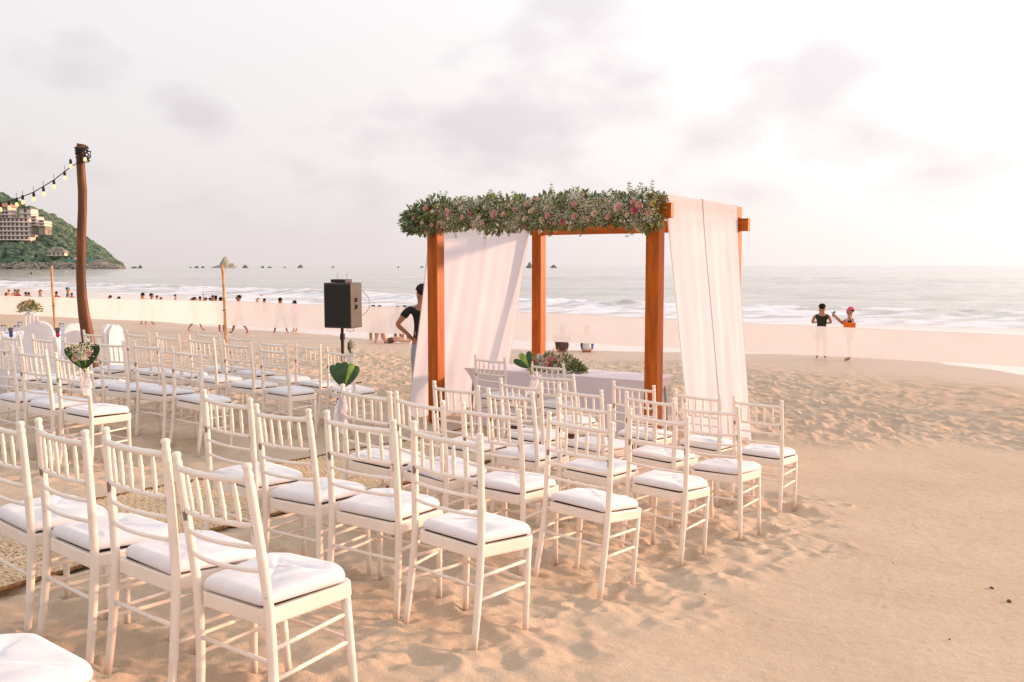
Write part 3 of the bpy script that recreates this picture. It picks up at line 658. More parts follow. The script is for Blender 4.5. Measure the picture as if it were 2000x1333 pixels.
def seat_outline(sc=1.0, n=9, zz=0, rf=.042, rb=.02):
    # rounded trapezoid, wider at the front
    c = [(-.205, .0, .03), (-.207, .352, .045), (.207, .352, .045), (.205, .0, .03)]
    c = [(-.186, -.004, rb), (-.210, .354, rf), (.210, .354, rf), (.186, -.004, rb)]
    out = []
    angs = [(180, 270), (90, 180), (0, 90), (-90, 0)]
    ctr = [(c[0][0]+c[0][2], c[0][1]+c[0][2]), (c[1][0]+c[1][2], c[1][1]-c[1][2]), (c[2][0]-c[2][2], c[2][1]-c[2][2]), (c[3][0]-c[3][2], c[3][1]+c[3][2])]
    for (cx_, cy_), (a0, a1), q in ((ctr[0], (270, 180), c[0]), (ctr[1], (180, 90), c[1]), (ctr[2], (90, 0), c[2]), (ctr[3], (0, -90), c[3])):
        for k in range(n):
            a = R(a0+(a1-a0)*k/(n-1)); out.append((cx_+q[2]*math.cos(a), cy_+q[2]*math.sin(a)))
    cx0, cy0 = 0, .175
    return [(cx0+(x-cx0)*sc, cy0+(y-cy0)*sc, zz) for x, y in out]
def ringmesh(rings, name, smooth=False):
    n = len(rings[0]); V = [p for r in rings for p in r]; Fc = []
    for i in range(len(rings)-1):
        for k in range(n): Fc.append((i*n+k, (i+1)*n+k, (i+1)*n+(k+1) % n, i*n+(k+1) % n))
    Fc += [tuple(range(n)), tuple((len(rings)-1)*n+k for k in range(n))[::-1]]
    mb = MB().add(V, Fc); return mb.mesh(name, smooth)
seat_me = ringmesh([seat_outline(.86, zz=.378), seat_outline(.985, zz=.376), seat_outline(1.0, zz=.381), seat_outline(1.0, zz=.424), seat_outline(.985, zz=.430), seat_outline(.90, zz=.430)], 'seat')
gapshade_me = ringmesh([seat_outline(.905, zz=.4295), seat_outline(.905, zz=.433)], 'gap_shade')  # thin dark slab added so the gap under the cushion looks shaded
def cushion(seed, puff):
    rnd = random.Random(seed); sx, sy = rnd.uniform(-.006, .006), rnd.uniform(-.012, .006)
    V = []; Fc = []; n = 30; lay = []
    ang = rnd.uniform(-.04, .04); folds = [(rnd.uniform(-.15, .15), rnd.uniform(.02, .32), rnd.uniform(0, 3.1), rnd.uniform(.35, 1)) for _ in range(9)]
    def h(x, y):
        z = 0
        for fx, fy, fa, am in folds:
            dx, dy = x-fx, y-fy; a = dx*math.cos(fa)+dy*math.sin(fa); b = -dx*math.sin(fa)+dy*math.cos(fa)+.25*a*a
            z += am*.0085*math.exp(-(a/.075)**2)*(math.exp(-(b/.007)**2)-.5*math.exp(-((b-.012)/.008)**2))
        return z+.003*mnoise.noise(Vector((x*9+seed, y*9, 0)))
    ol = seat_outline(.985, rf=.075, rb=.035)
    rings = []
    def ring(sc, z, wr=0):
        r = []
        for (x, y, _) in ol:
            x1 = x*sc; y1 = .178+(y-.178)*sc
            corner = (abs(x)/.2)*(abs(y-.178)/.175)
            x1 += sx; y1 += sy
            x1, y1 = x1*math.cos(ang)-y1*math.sin(ang), x1*math.sin(ang)+y1*math.cos(ang)
            zz = z-.010*corner*(z > .44)+.007*mnoise.noise(Vector((x*13, y*13, seed+z*12)))
            if wr: zz += h(x1, y1)
            r.append((x1, y1, zz))
        return r
    rings = [ring(.90, .437), ring(.96, .440), ring(1.0, .448), ring(1.012, .458), ring(1.0, .469), ring(.97, .478), ring(.93, .484)]
    for k, s in enumerate((.88, .78, .68, .58, .48, .38, .28, .18, .08)): rings.append(ring(s, .487+puff*(1-s), 1))
    return ringmesh(rings, 'cushion', True)
CUSH = [cushion(i, .006+.002*i) for i in range(6)]
parts = [('back_leg', post(-1)), ('back_leg', post(1)), ('front_leg', fleg(-1)), ('front_leg', fleg(1)),
         ('top_rail', rail(.866, .0118, BOW, 'top_rail')), ('back_rail', rail(.716, .0098, BOW, 'back_rail')), ('back_rail', rail(.645, .0080, BOW+.006, 'back_rail')), ('back_rail', rail(.566, .0080, BOW+.006, 'back_rail')),
         ('seat', seat_me)]
parts += [('spindle', spindle(i)) for i in range(5)]
for s in (-1, 1):
    for z in (.305, .205): parts.append(('stretcher', bar(post_pt(s, z), (s*WF, DD-.01, z+.012), .0078, 'stretcher')))
parts.append(('stretcher', bar(post_pt(-1, .262), post_pt(1, .262), .0078, 'stretcher')))
for z in (.225, .318): parts.append(('stretcher', bar((-WF, DD-.01, z), (WF, DD-.01, z), .0075, 'stretcher')))
for nm, me in parts: me.materials.append(M_paint)
gapshade_me.materials.append(M_gapshade)
for c in CUSH: c.materials.append(M_cush)
rown = {'A': 'nearest full row', 'B': 'second row', 'C': 'third row', 'D': 'fourth row', 'E': 'fifth row', 'F': 'sixth row by the pergola'}
posn = {1: 'outermost on the right', 2: 'second from the right', 3: 'third from the right', 4: 'beside the aisle rug'}
lrow = {'c': 'nearest row left of the aisle', 'd': 'second row left of the aisle', 'e': 'third row left of the aisle', 'f': 'farthest row left of the aisle'}
lpos = {1: 'first from the aisle', 2: 'second from the aisle', 3: 'third from the aisle', 4: 'fourth from the aisle', 5: 'fifth from the aisle', 6: 'sixth from the aisle'}
CHO = {}
for i, (n, c) in enumerate(CH.items()):
    k = int(n[1])
    if n[0] in rown: lab = 'ivory banquet chair, right block, %s, %s' % (rown[n[0]], posn[k])
    elif n[0] in lrow: lab = 'ivory banquet chair, %s, %s' % (lrow[n[0]], lpos[k])
    elif n == 'G1': lab = 'ivory banquet chair facing the white table, the right one under the pergola'
    elif n == 'G2': lab = 'ivory banquet chair facing the white table, the left one under the pergola'
    elif n == 'Z1': lab = 'chair cut off at the bottom left corner, only its white cushion in view'
    else: lab = 'chair just outside the bottom left corner beside the cut-off one'
    t = empty('banquet_chair'); tag(t, lab, 'chair', 'ivory banquet chairs set out for the ceremony')
    Mx = Matrix.Translation(Vector(c[:3])) @ Matrix.Rotation(-c[3], 4, 'Z') @ Matrix.Rotation(c[4], 4, 'X') @ Matrix.Rotation(c[5], 4, 'Y')
    t.matrix_world = Mx
    for nm, me in parts:
        o = bpy.data.objects.new(nm, me); COL.objects.link(o); o.parent = t
    o = bpy.data.objects.new('gap_shade', gapshade_me); COL.objects.link(o); o.parent = t
    o = bpy.data.objects.new('cushion', CUSH[(i*5+3) % 6]); COL.objects.link(o); o.parent = t
    CHO[n] = Mx

# ------------------------------------------------------------------ pergola
def wood(nt, b, c0=(.30, .065, .004), c1=(.52, .125, .007)):
    tc = N(nt, 'ShaderNodeTexCoord'); mp = N(nt, 'ShaderNodeMapping'); L(nt, tc.outputs['Object'], mp.inputs[0])
    oi = N(nt, 'ShaderNodeObjectInfo'); 
    n = N(nt, 'ShaderNodeTexNoise', i_Scale=3.0, i_Detail=6.0, i_Distortion=.4)
    mp.inputs['Scale'].default_value = (7, 7, .8)
    ad = N(nt, 'ShaderNodeVectorMath', operation='ADD'); L(nt, mp.outputs[0], ad.inputs[0]); L(nt, math_(nt, 'MULTIPLY', oi.outputs['Random'], 20.0), ad.inputs[1]); L(nt, ad.outputs[0], n.inputs[0])
    L(nt, ramp(nt, n.outputs[0], [(.3, c0), (.72, c1)]), b.inputs['Base Color'])
    bp = N(nt, 'ShaderNodeBump', i_Strength=.2, i_Distance=.003); L(nt, n.outputs[0], bp.inputs['Height']); L(nt, bp.outputs[0], b.inputs['Normal'])
M_wood = mat('varnished_wood', rough=.45, fn=wood, spec=.22)
per = empty('pergola', pg(0, 0, 0), -PG['phi']); tag(per, 'orange-brown wooden wedding pergola hung with white drapes on the sand', 'pergola')
s_ = PG['s']; Wp, Dp, zb, zt = PG['W'], PG['D'], PG['zb'], PG['zt']
def beam(name, c, d, par=per, m=M_wood, ax='z'):
    # geometry modelled along local z so the grain follows the length
    L_ = {'x': d[0], 'y': d[1], 'z': d[2]}[ax]
    if ax == 'z': dims = d; rot = Matrix.Identity(3)
    elif ax == 'x': dims = (d[2], d[1], d[0]); rot = Matrix.Rotation(R(90), 3, 'Y')
    else: dims = (d[0], d[2], d[1]); rot = Matrix.Rotation(R(-90), 3, 'X')
    o = MB().box((0, 0, 0), dims).build(name, m, par); o.location = c; o.rotation_euler = rot.to_euler(); bevel(o, .006, 2); return o
for u in (0, Wp):
    for w in (0, Dp):
        g_ = pg(u, w); zz = G0(g_.x, g_.y)-.25
        beam('post', (u, w, (zb+.06+zz)/2), (s_, s_, zb+.06-zz))
bh = .150
beam('cross_beam', (Wp/2-.05, -.0, zb+.060+bh/2), (Wp+.46, .075, bh), ax='x')
beam('cross_beam', (Wp/2+.03, Dp+.0, zb+.003+bh/2), (Wp+.30, .085, bh), ax='x')
for k, u in enumerate((0.0, Wp*.355, Wp*.71, Wp-.01)):
    beam('rafter', (u, Dp/2+.02+(.0 if k in (0,3) else .03), zt-.072+.004*(k % 2)), (.085, Dp+.30, .135), ax='y')
# drapes of thin white cloth
def cloth(nm, base, tr, trans=.45, wv=520., wb=.25):
    m = bpy.data.materials.new(nm); m.use_nodes = True; nt = m.node_tree; nt.nodes.clear()
    o = N(nt, 'ShaderNodeOutputMaterial'); d = N(nt, 'ShaderNodeBsdfDiffuse'); t = N(nt, 'ShaderNodeBsdfTranslucent'); x = N(nt, 'ShaderNodeBsdfTransparent')
    tc = N(nt, 'ShaderNodeTexCoord'); n = N(nt, 'ShaderNodeTexNoise', i_Scale=2.2, i_Detail=4.0); L(nt, tc.outputs['Object'], n.inputs[0])
    c = ramp(nt, n.outputs[0], [(.3, tuple(q*.95 for q in base)), (.7, base)])
    w = N(nt, 'ShaderNodeTexNoise', i_Scale=wv, i_Detail=1.0); L(nt, tc.outputs['Object'], w.inputs[0])
    w2 = N(nt, 'ShaderNodeTexWave', i_Scale=3.2, i_Distortion=3.0, i_Detail=2.0); L(nt, tc.outputs['Object'], w2.inputs[0])
    bp = N(nt, 'ShaderNodeBump', i_Strength=wb, i_Distance=.012); L(nt, w2.outputs[0], bp.inputs['Height'])
    b2 = N(nt, 'ShaderNodeBump', i_Strength=.2, i_Distance=.001); L(nt, w.outputs[0], b2.inputs['Height']); L(nt, bp.outputs[0], b2.inputs['Normal'])
    L(nt, b2.outputs[0], d.inputs['Normal'])
    for s in (d, t): L(nt, c, s.inputs['Color'])
    a = N(nt, 'ShaderNodeMixShader'); a.inputs[0].default_value = trans; L(nt, d.outputs[0], a.inputs[1]); L(nt, t.outputs[0], a.inputs[2])
    b = N(nt, 'ShaderNodeMixShader'); b.inputs[0].default_value = tr; L(nt, a.outputs[0], b.inputs[1]); L(nt, x.outputs[0], b.inputs[2]); L(nt, b.outputs[0], o.inputs[0])
    return m
M_drape = cloth('drape_cloth', (.86, .855, .93), .05, .45)
M_seam = mat('drape_seam', (.60, .57, .62), .9)
def smooth01(t): return t*t*(3-2*t)
def drape(name, label, side, w0, w1, flare0, flare1, zbot, top_in=.12, seam=(.5,)):
    e = empty(name, pg(0, 0, 0), -PG['phi']); tag(e, label, 'drape', 'white drapes on the pergola')
    def P(t, k):
        """t across 0..1 (front to back), k down 0..1"""
        uo = Wp+.115-.06*t if side > 0 else -.095
        if k < .10:      # over the rafter
            q = k/.10; u = uo-side*(.16)*(1-q); z = zt+.012+.0*q-.012*q*q
        else:
            q = (k-.10)/.90; fl = flare0+(flare1-flare0)*t
            z = zt+(zbot(t)-zt)*q; u = uo+side*fl*q**(1.25 if side > 0 else 1.0)
            u += .024*math.sin(t*9+q*2)*q+.012*math.sin(t*23+1+3*q)*min(1, q*3)+.007*math.sin(t*47+2*q)*min(1, q*4)+.05*math.sin(t*3.1)*math.sin(q*math.pi)*.6
        w = w0+(w1-w0)*t
        w += (.5-t)*(.10*max(0, k-.1)) if side > 0 else (.5-t)*.10*max(0, k-.1)
        return Vector((u, w, z))
    cuts = [0]+list(seam)+[1]
    for a, b in zip(cuts, cuts[1:]):
        gP = [[P(a+(b-a)*i/26+(.006 if i == 26 and b < 1 else 0), j/60) for j in range(61)] for i in range(27)]
        if a > 0: gP = [[p+Vector((side*.006, 0, .002)) for p in r] for r in gP]
        MB().grid(gP).build('cloth_panel', M_drape, e, True)
        for tt in ((a,) if a == 0 else (a,))+((1,) if b == 1 else ()):
            MB().tube([P(tt, j/60)+Vector((side*.007, 0, .003)) for j in range(5, 61)], .0032, 5).build('hem', M_seam, e)
    return e
zr = lambda t: G0(*pg(Wp+.3, t*Dp).xy)+.0
zl = lambda t: G0(*pg(-.5, t*Dp).xy)+.0
drape('side_drape', 'white cloth drape hanging outside the right side of the pergola', 1, -.02, Dp-.10, .29, .27, zr, seam=(.47,))
drape('side_drape', 'white cloth drape hanging on the left side of the pergola and pulled outward', -1, .08, Dp-.02, .47, .44, zl, seam=(.52,))

# ------------------------------------------------------------------ flowers
def petalmat(n, c, c2): return mat(n, rough=.7, fn=var(30, c, c2, rnd=True), spec=.2, **{'Subsurface Weight': .0})
M_pink = petalmat('pink_petals', (.78, .40, .42), (.85, .55, .55)); M_cream = petalmat('cream_petals', (.78, .60, .42), (.86, .74, .58))
M_deep = petalmat('deep_pink_petals', (.62, .13, .21), (.74, .24, .32)); M_peach = petalmat('peach_petals', (.80, .52, .44), (.86, .64, .56)); M_white = petalmat('white_petals', (.80, .77, .72), (.86, .84, .80))
M_yel = petalmat('yellow_petals', (.66, .52, .12), (.80, .66, .26))
def leafm(n, a, b): 
    m = mat(n, rough=.5, fn=var(22, a, b, rnd=False), spec=.4); return m
M_leaf = leafm('garland_leaves', (.085, .125, .040), (.30, .34, .13)); M_leafd = leafm('dark_leaf', (.012, .045, .016), (.035, .10, .025)); M_leafl = leafm('lime_leaf', (.13, .24, .02), (.28, .40, .05))
M_gyp = mat('baby_breath', (.80, .76, .62), .8); M_stem = mat('stem', (.10, .13, .05), .7)
M_tulle = cloth('white_tulle', (.90, .88, .92), .12, .4)
def rose_mesh(seed, n=13):
    rnd = random.Random(seed); mb = MB()
    for k in range(n):
        t = k/n; r = .12+.62*t; a0 = k*2.4; h = .95-.45*t; P_ = []
        spread = 1.2+.4*t
        for i in range(5):
            a = a0+(i/4-.5)*spread*2/(1+.4*t); row = []
            for j in range(4):
                q = j/3; rr = r*(.25+.75*q**.6)*(1+.22*t*q*q); zz = -.35+ (h+.35)*q-.22*t*max(0, q-.6)*2.5+.05*rnd.uniform(-1, 1)*q
                edge = 1-.14*abs(i-2)*q
                row.append(Vector((rr*math.cos(a), rr*math.sin(a), zz*edge)))
            P_.append(row)
        mb.grid(P_)
    mb.ico((0, 0, -.1), .42, 1, (1, 1, 1.1))
    return mb
def rose(size, m, parent, loc, direction, seed):
    key = (seed % 3, m.name)
    if key not in ROSE: 
        me = rose_mesh(seed % 3).mesh('rose', True); me.materials.append(m); ROSE[key] = me
    o = bpy.data.objects.new('rose', ROSE[key]); COL.objects.link(o); o.parent = parent; o.location = loc; o.scale = (size,)*3
    o.rotation_euler = Vector(direction).to_track_quat('Z', 'Y').to_euler(); return o
ROSE = {}
LEAF = np.array([(-.0, 0, 0), (.16, .22, .03), (-.16, .22, .03), (0, .22, -.02), (.24, .5, .05), (-.24, .5, .05), (0, .5, 0), (.15, .8, 0), (-.15, .8, 0), (0, .8, -.03), (0, 1.05, -.10)])
LF = np.array([(0, 1, 3, 3), (0, 3, 2, 2), (1, 4, 6, 3), (3, 6, 5, 2), (4, 7, 9, 6), (6, 9, 8, 5), (7, 10, 9, 9), (9, 10, 8, 8)])
def leaves(items, name, m, parent, kind='stuff'):
    """items: (pos, dir, normal, length, width)"""
    V = []; Fc = []
    for i, (p, d, nn, ln, wd) in enumerate(items):
        d = Vector(d).normalized(); nn = Vector(nn); x = d.cross(nn)
        if x.length < 1e-3: x = d.orthogonal()
        x.normalize(); nn = x.cross(d)
        Mx = np.array([x[:], d[:], nn[:]])
        V.append((LEAF*np.array([wd/ .48, ln, ln])) @ Mx + np.array(p[:])); Fc += [tuple(dict.fromkeys(int(q)+i*11 for q in f)) for f in LF]
    me = bpy.data.meshes.new(name); me.from_pydata(np.concatenate(V).tolist(), [], Fc); me.shade_smooth(); me.update()
    o = me_obj(name, me, parent, m)
    if kind: o['kind'] = kind
    return o
OCT = np.array([(1, 0, 0), (-1, 0, 0), (0, 1, 0), (0, -1, 0), (0, 0, 1), (0, 0, -1)], float)
OF = np.array([(0, 2, 4), (2, 1, 4), (1, 3, 4), (3, 0, 4), (2, 0, 5), (1, 2, 5), (3, 1, 5), (0, 3, 5)])
def specks(pts, rad, name, m, parent):
    pts = np.array(pts); V = (OCT[None]*rad*rng.uniform(.6, 1.3, (len(pts), 1, 1))+pts[:, None]).reshape(-1, 3); Fc = (OF[None]+6*np.arange(len(pts))[:, None, None]).reshape(-1, 3)
    me = bpy.data.meshes.new(name); me.from_pydata(V.tolist(), [], Fc.tolist()); me.update(); o = me_obj(name, me, parent, m); o['kind'] = 'stuff'; return o

# garland along the front beam (local axes: x along the beam, -y towards the viewer)
gar = empty('flower_garland', pg(0, 0, .55), -PG['phi']); tag(gar, 'long garland of greenery, roses and baby breath along the pergola front', 'garland')
G0u, G1u = -.27, Wp+.12
def gcen(u):
    e = max(0, (.05-u)/.45); return Vector((u, -.105, .012+.012*math.sin(u*4.1)-.045*e)), .176*(1-.25*e*e)*(1+.12*math.sin(u*7.3+1)+.09*math.sin(u*17))
it1 = []; it2 = []; it3 = []; gy = []
for i in range(6600):
    u = random.uniform(G0u, G1u); c, r = gcen(u); a = random.uniform(0, 2*math.pi); q = random.random()**.45
    rad = Vector((random.gauss(0, .25), math.cos(a), math.sin(a)*1.05)).normalized()
    p = c+Vector((0, rad.y*r*q*.95, rad.z*r*q))
    d = (rad+Vector((random.gauss(0, .7), random.gauss(0, .35), random.gauss(0, .45)-.15))).normalized()
    ln = random.uniform(.036, .072); kind = random.random()
    lst = it1 if kind < .62 else it2 if kind < .93 else it3
    lst.append((p, d, rad+Vector((random.gauss(0, .4), random.gauss(0, .4), random.gauss(0, .4))), ln, ln*random.uniform(.35, .6)))
# drooping eucalyptus at the left end and sprigs along the lower and upper edge
for i in range(420):
    u = G0u+abs(random.gauss(0, .10)); c, r = gcen(max(u, G0u)); a = random.uniform(0, 2*math.pi)
    p = c+Vector((-.03, math.cos(a)*r*.7, math.sin(a)*r*.75)); d = Vector((-.8+random.gauss(0, .3), random.gauss(0, .4)-.2, -.35+random.gauss(0, .4)))
    it2.append((p, d, (random.gauss(0, 1), -1, random.gauss(0, 1)), random.uniform(.06, .10), .020))
def sprig(base, d, n, ln, lst, lw=.5, step=.03):
    p = Vector(base); d = Vector(d).normalized(); pts = [p.copy()]
    for k in range(n):
        d = (d+Vector((random.gauss(0, .12), random.gauss(0, .12), random.gauss(0, .10)))).normalized(); p = p+d*step; pts.append(p.copy())
        sd = d.cross(Vector((0, 1, 0)) if abs(d.y) < .8 else Vector((1, 0, 0))).normalized()
        for s in (-1, 1): lst.append((p, (sd*s+d*.6).normalized(), (0, -1, .2), ln*(1-.4*k/n), ln*lw*.5))
    lst.append((p, d, (0, -1, .2), ln*.7, ln*lw*.4)); return pts
stm = MB()
for i in range(36):
    u = random.uniform(G0u+.1, G1u-.05); c, r = gcen(u); up = random.random() < .42
    b = c+Vector((0, random.uniform(-.12, .0), (r*.75 if up else -r*.8)))
    stm.tube(sprig(b, (random.gauss(0, .5), random.gauss(-.1, .3), 1 if up else -1), random.randint(2, 4), random.uniform(.03, .05), it1 if random.random() < .6 else it3), .0016, 4)
stm.build('sprig_stems', M_stem, gar)['kind'] = 'stuff'
leaves(it1, 'foliage', M_leaf, gar); leaves(it2, 'eucalyptus_foliage', leafm('eucalyptus_leaves', (.095, .145, .075), (.23, .28, .15)), gar); leaves(it3, 'bright_foliage', leafm('fresh_leaves', (.10, .17, .03), (.22, .32, .08)), gar)
for i in range(170):
    u = random.uniform(G0u+.5, G1u-.05); c, r = gcen(u); a = random.uniform(R(110), R(250)); q = Vector((0, math.cos(a), math.sin(a)))
    c0 = c+q*r*.85
    for k in range(55): gy.append(tuple(c0+Vector((random.gauss(0, .035), random.gauss(0, .018)-.02, random.gauss(0, .035)))))
specks(gy, .0044, 'baby_breath', M_gyp, gar)
# roses where the photograph shows them: (px, py, size, colour)
RS = [(882, 418, 5, 'p'), (881, 427, 3.4, 'c'), (837, 407, 5, 'p'), (850, 414, 3.6, 'w'), (901, 397, 4.2, 'c'), (937, 394, 4.4, 'w'), (909, 425, 4.4, 'e'), (923, 419, 3.6, 'd'), (940, 427, 4, 'c'), (971, 419, 6.2, 'p'),
      (988, 419, 4, 'e'), (1010, 409, 4, 'p'), (1033, 399, 4, 'c'), (1043, 414, 5, 'c'), (1028, 444, 5, 'p'), (1018, 427, 3.4, 'c'), (1031, 428, 4.4, 'c'), (868, 436, 3.2, 'c'), (862, 434, 3.4, 'e'), (849, 440, 3.6, 'p'),
      (830, 436, 3.6, 'e'), (813, 426, 2.6, 'p'), (837, 453, 3.6, 'p'), (868, 449, 4, 'd'), (880, 441, 3, 'c'), (910, 452, 4.2, 'y'), (932, 443, 3.2, 'p'), (947, 437, 4, 'e'), (1059, 452, 5.2, 'c'), (1087, 437, 3, 'p'), (1064, 431, 5, 'c'),
      (1075, 422, 5, 'p'), (1104, 434, 5, 'd'), (1127, 399, 5, 'p'), (1128, 423, 5.4, 'p'), (1119, 445, 4.6, 'c'), (1090, 452, 4, 'y'), (1155, 427, 4, 'e'), (1166, 418, 5, 'c'), (1193, 424, 4.8, 'p'), (1213, 406, 7, 'e'), (1242, 395, 4.4, 'p'),
      (1254, 403, 7, 'e'), (1245, 411, 6, 'd'), (1272, 416, 4, 'p'), (1230, 421, 4, 'c'), (1280, 398, 4, 'y'), (1188, 391, 3, 'c'), (1126, 385, 4.6, 'w'), (1142, 381, 4.6, 'c'), (994, 449, 4, 'c'), (1048, 389, 3.6, 'e'), (1056, 391, 3, 'e'), (904, 409, 3, 'w')]
cm_ = dict(p=M_pink, c=M_cream, d=M_deep, e=M_peach, w=M_white, y=M_yel)
iM = (Matrix.Translation(pg(0, 0, .55)) @ Matrix.Rotation(-PG['phi'], 4, 'Z')).inverted()
for i, (px, py, sz, cc) in enumerate(RS):
    # intersect the view ray with the front of the garland
    best = None
    for k in range(200):
        D = 8.6+k*.015; p = iM @ pos(px, py, D); c, r = gcen(p.x); q = p-c
        if (q.y/ (r*.93))**2+(q.z/(r*.98))**2 < 1: best = p; break
        if best is None or abs(q.y+r*.8) < bd: bd = abs(q.y+r*.8); bp_ = p
    p = best or bp_; p = p+Vector((0, -.045, 0))
    sc = sz*1.7/F*9.6
    rose(sc, cm_[cc], gar, p, (random.gauss(-.2, .2), -1, random.gauss(.1, .25)), i)
# two big bright blades standing out of the garland
for px, py, D in ((966, 385, 9.9), (1009, 385, 9.75)):
    p = iM @ pos(px, py+6, D); leaves([(p, (random.uniform(-.3, .1), -.1, 1), (0, -1, 0), .085, .04)], 'large_leaf', M_leafl, gar, None)

# ------------------------------------------------------------------ ceremony table with stretch cover
tbl = empty('ceremony_table', pg(1.28, .80, G0(*pg(1.28, .8).xy)), -PG['phi']); tag(tbl, 'long table under a stretched white spandex cover beneath the pergola', 'table')
M_span = mat('white_spandex', rough=.6, fn=var(3, (.78, .74, .80), (.84, .80, .85)), spec=.2)
tl, td, thh = 1.23, .33, .735
def tp(a, k):
    # a: perimeter parameter 0..4, k: 0 top .. 1 floor ; the cover is pulled in between the feet
    s = int(a) % 4; q = a-int(a); cr = [(-tl, -td), (tl, -td), (tl, td), (-tl, td)]
    x0, y0 = cr[s]; x1, y1 = cr[(s+1) % 4]; x = x0+(x1-x0)*q; y = y0+(y1-y0)*q
    pin = math.sin(math.pi*k**.8)*.085+ .05*k
    mid = 1-abs(2*q-1)**3
    e = 1-abs(2*q-1)
    x2 = x*(1-pin*1.3/tl*(1 if s % 2 else 1)); y2 = y*(1-pin*.9/td*.5)
    z = thh*(1-k)+ .10*math.sin(math.pi*q)**.7*(k**4)
    if s % 2 == 0: y2 += (.03*mid*k)*(1 if s == 0 else -1)
    else: x2 += (.06*mid*k)*(-1 if s == 1 else 1)
    return Vector((x2, y2, z))
ringsT = [[tp(a/10, k/14) for a in range(40)] for k in range(15)]
V = [p for r in ringsT for p in r]; Fc = [(i*40+k, i*40+(k+1) % 40, (i+1)*40+(k+1) % 40, (i+1)*40+k) for i in range(14) for k in range(40)]
Fc.append(tuple(range(40)))
MB().add(V, Fc).build('table_cover', M_span, tbl)
for sx in (-1, 1):
    for sy in (-1, 1): MB().tube([(sx*(tl-.1), sy*(td-.08), .7), (sx*(tl-.06), sy*(td-.05), -.03)], .014, 8).build('table_leg', mat('grey_metal', (.3, .3, .3), .4), tbl)
tabz = G0(*pg(1.28, .8).xy)+thh
# centrepiece
cp0 = pg(1.20, .72, tabz); cen = empty('flower_centrepiece', cp0, -PG['phi']); tag(cen, 'low arrangement of pink and cream roses lying on the ceremony table', 'flowers')
it = []; itb = []
for i in range(900):
    x = random.uniform(-.36, .36); k = 1-(x/.40)**2; a = random.uniform(0, math.pi)
    rr = random.random()**.5; p = Vector((x, math.cos(a)*.15*k*rr, math.sin(a)*.20*k*rr+.01))
    d = Vector((x*2.2+random.gauss(0, .4), math.cos(a)+random.gauss(0, .3), math.sin(a)*.8+random.gauss(0, .3)))
    (it if random.random() < .75 else itb).append((p, d, (random.gauss(0, 1), -1, 1), random.uniform(.04, .075), random.uniform(.015, .03)))
leaves(it, 'foliage', M_leaf, cen); leaves(itb, 'bright_foliage', M_leafl, cen)
specks([(random.choice((-.30, -.2, .17, .24, .05))+random.gauss(0, .04), random.gauss(-.08, .05), .12+random.gauss(0, .05)) for i in range(420)], .004, 'baby_breath', M_gyp, cen)
iC = (Matrix.Translation(cp0) @ Matrix.Rotation(-PG['phi'], 4, 'Z')).inverted()
for i, (px, py, sz, cc) in enumerate([(1050, 706, 5, 'p'), (1055, 697, 5.5, 'w'), (1074, 702, 7.5, 'p'), (1043, 707, 4, 'd'), (1065, 713, 6, 'e'), (1075, 714, 5, 'd'), (1084, 702, 5, 'p'), (1094, 706, 5.5, 'e'), (1106, 714, 5, 'c'), (1083, 731, 3.5, 'p'), (1133, 721, 5.2, 'e'), (1116, 704, 3.5, 'c'), (1099, 700, 4, 'c'), (1057, 712, 4, 'w'), (1071, 721, 4, 'p'), (1085, 716, 4, 'w'), (1141, 724, 3.5, 'c'), (1061, 703, 3.6, 'w')]):
    p = iC @ pos(px, py, cp0.y-.17); rose(sz*1.45/F*10.3, cm_[cc], cen, p, (random.gauss(0, .3), -1, .5), i)
MB().tube([(-.06, 0, .18), (-.03, -.01, .27), (.03, -.02, .285), (.07, -.02, .2)], .004, 6).build('basket_handle', M_wood, cen)

# ------------------------------------------------------------------ aisle bouquets tied to chair posts
def bouquet(label, origin, up, front, sc, mode, nl=5):
    """up: direction of the fan, front: side showing the flowers"""
    e = empty('aisle_bouquet', origin); tag(e, label, 'bouquet', 'bouquets tied to the aisle chairs')
    up = Vector(up).normalized(); front = Vector(front); side = up.cross(front).normalized(); front = side.cross(up).normalized()
    for k in range(nl):
        a = (k/(nl-1)-.5)*1.15; d = (up*math.cos(a)+side*math.sin(a)).normalized(); m = M_leafd if k % 2 == 0 else (M_leafl if k == 1 else M_leafd)
        P_ = []
        for i in range(9):
            q = i/8; wd = sc*.40*math.sin(math.pi*min(1, .08+q*.72))**.8*(1 if q < 1 else .6); c = d*sc*q-front*sc*(.10*math.sin(q*3)+.015*k)
            sdv = (side*math.cos(a)-up*math.sin(a))
            P_.append([c+sdv*wd*j/2+front*wd*.25*abs(j)*.5 for j in (-1, 0, 1)])
        MB().grid(P_).build('large_leaf', m, e, True)
    pts = []
    for i in range(420):
        a = random.gauss(0, .27); q = random.uniform(.35, .98); pts.append(tuple(up*sc*q+side*sc*a*q+front*sc*random.uniform(.05, .28)))
    specks(pts, sc*.021, 'baby_breath', M_gyp, e)
    rose(sc*.16, M_peach, e, side*-sc*.26+up*sc*.45+front*sc*.18, front+side*.3, 1); rose(sc*.13, M_pink, e, side*sc*.22+up*sc*.62+front*sc*.2, front, 2); rose(sc*.12, M_cream, e, side*-sc*.22+up*sc*.85+front*sc*.16, front, 0)
    # stems
    for k in range(6): MB().tube([(0, 0, 0), tuple(-up*sc*random.uniform(.35, .6)+side*sc*random.uniform(-.14, .14))], sc*.018, 5).build('stem', M_stem if k % 3 else M_yel, e)
    return e, up, side, front
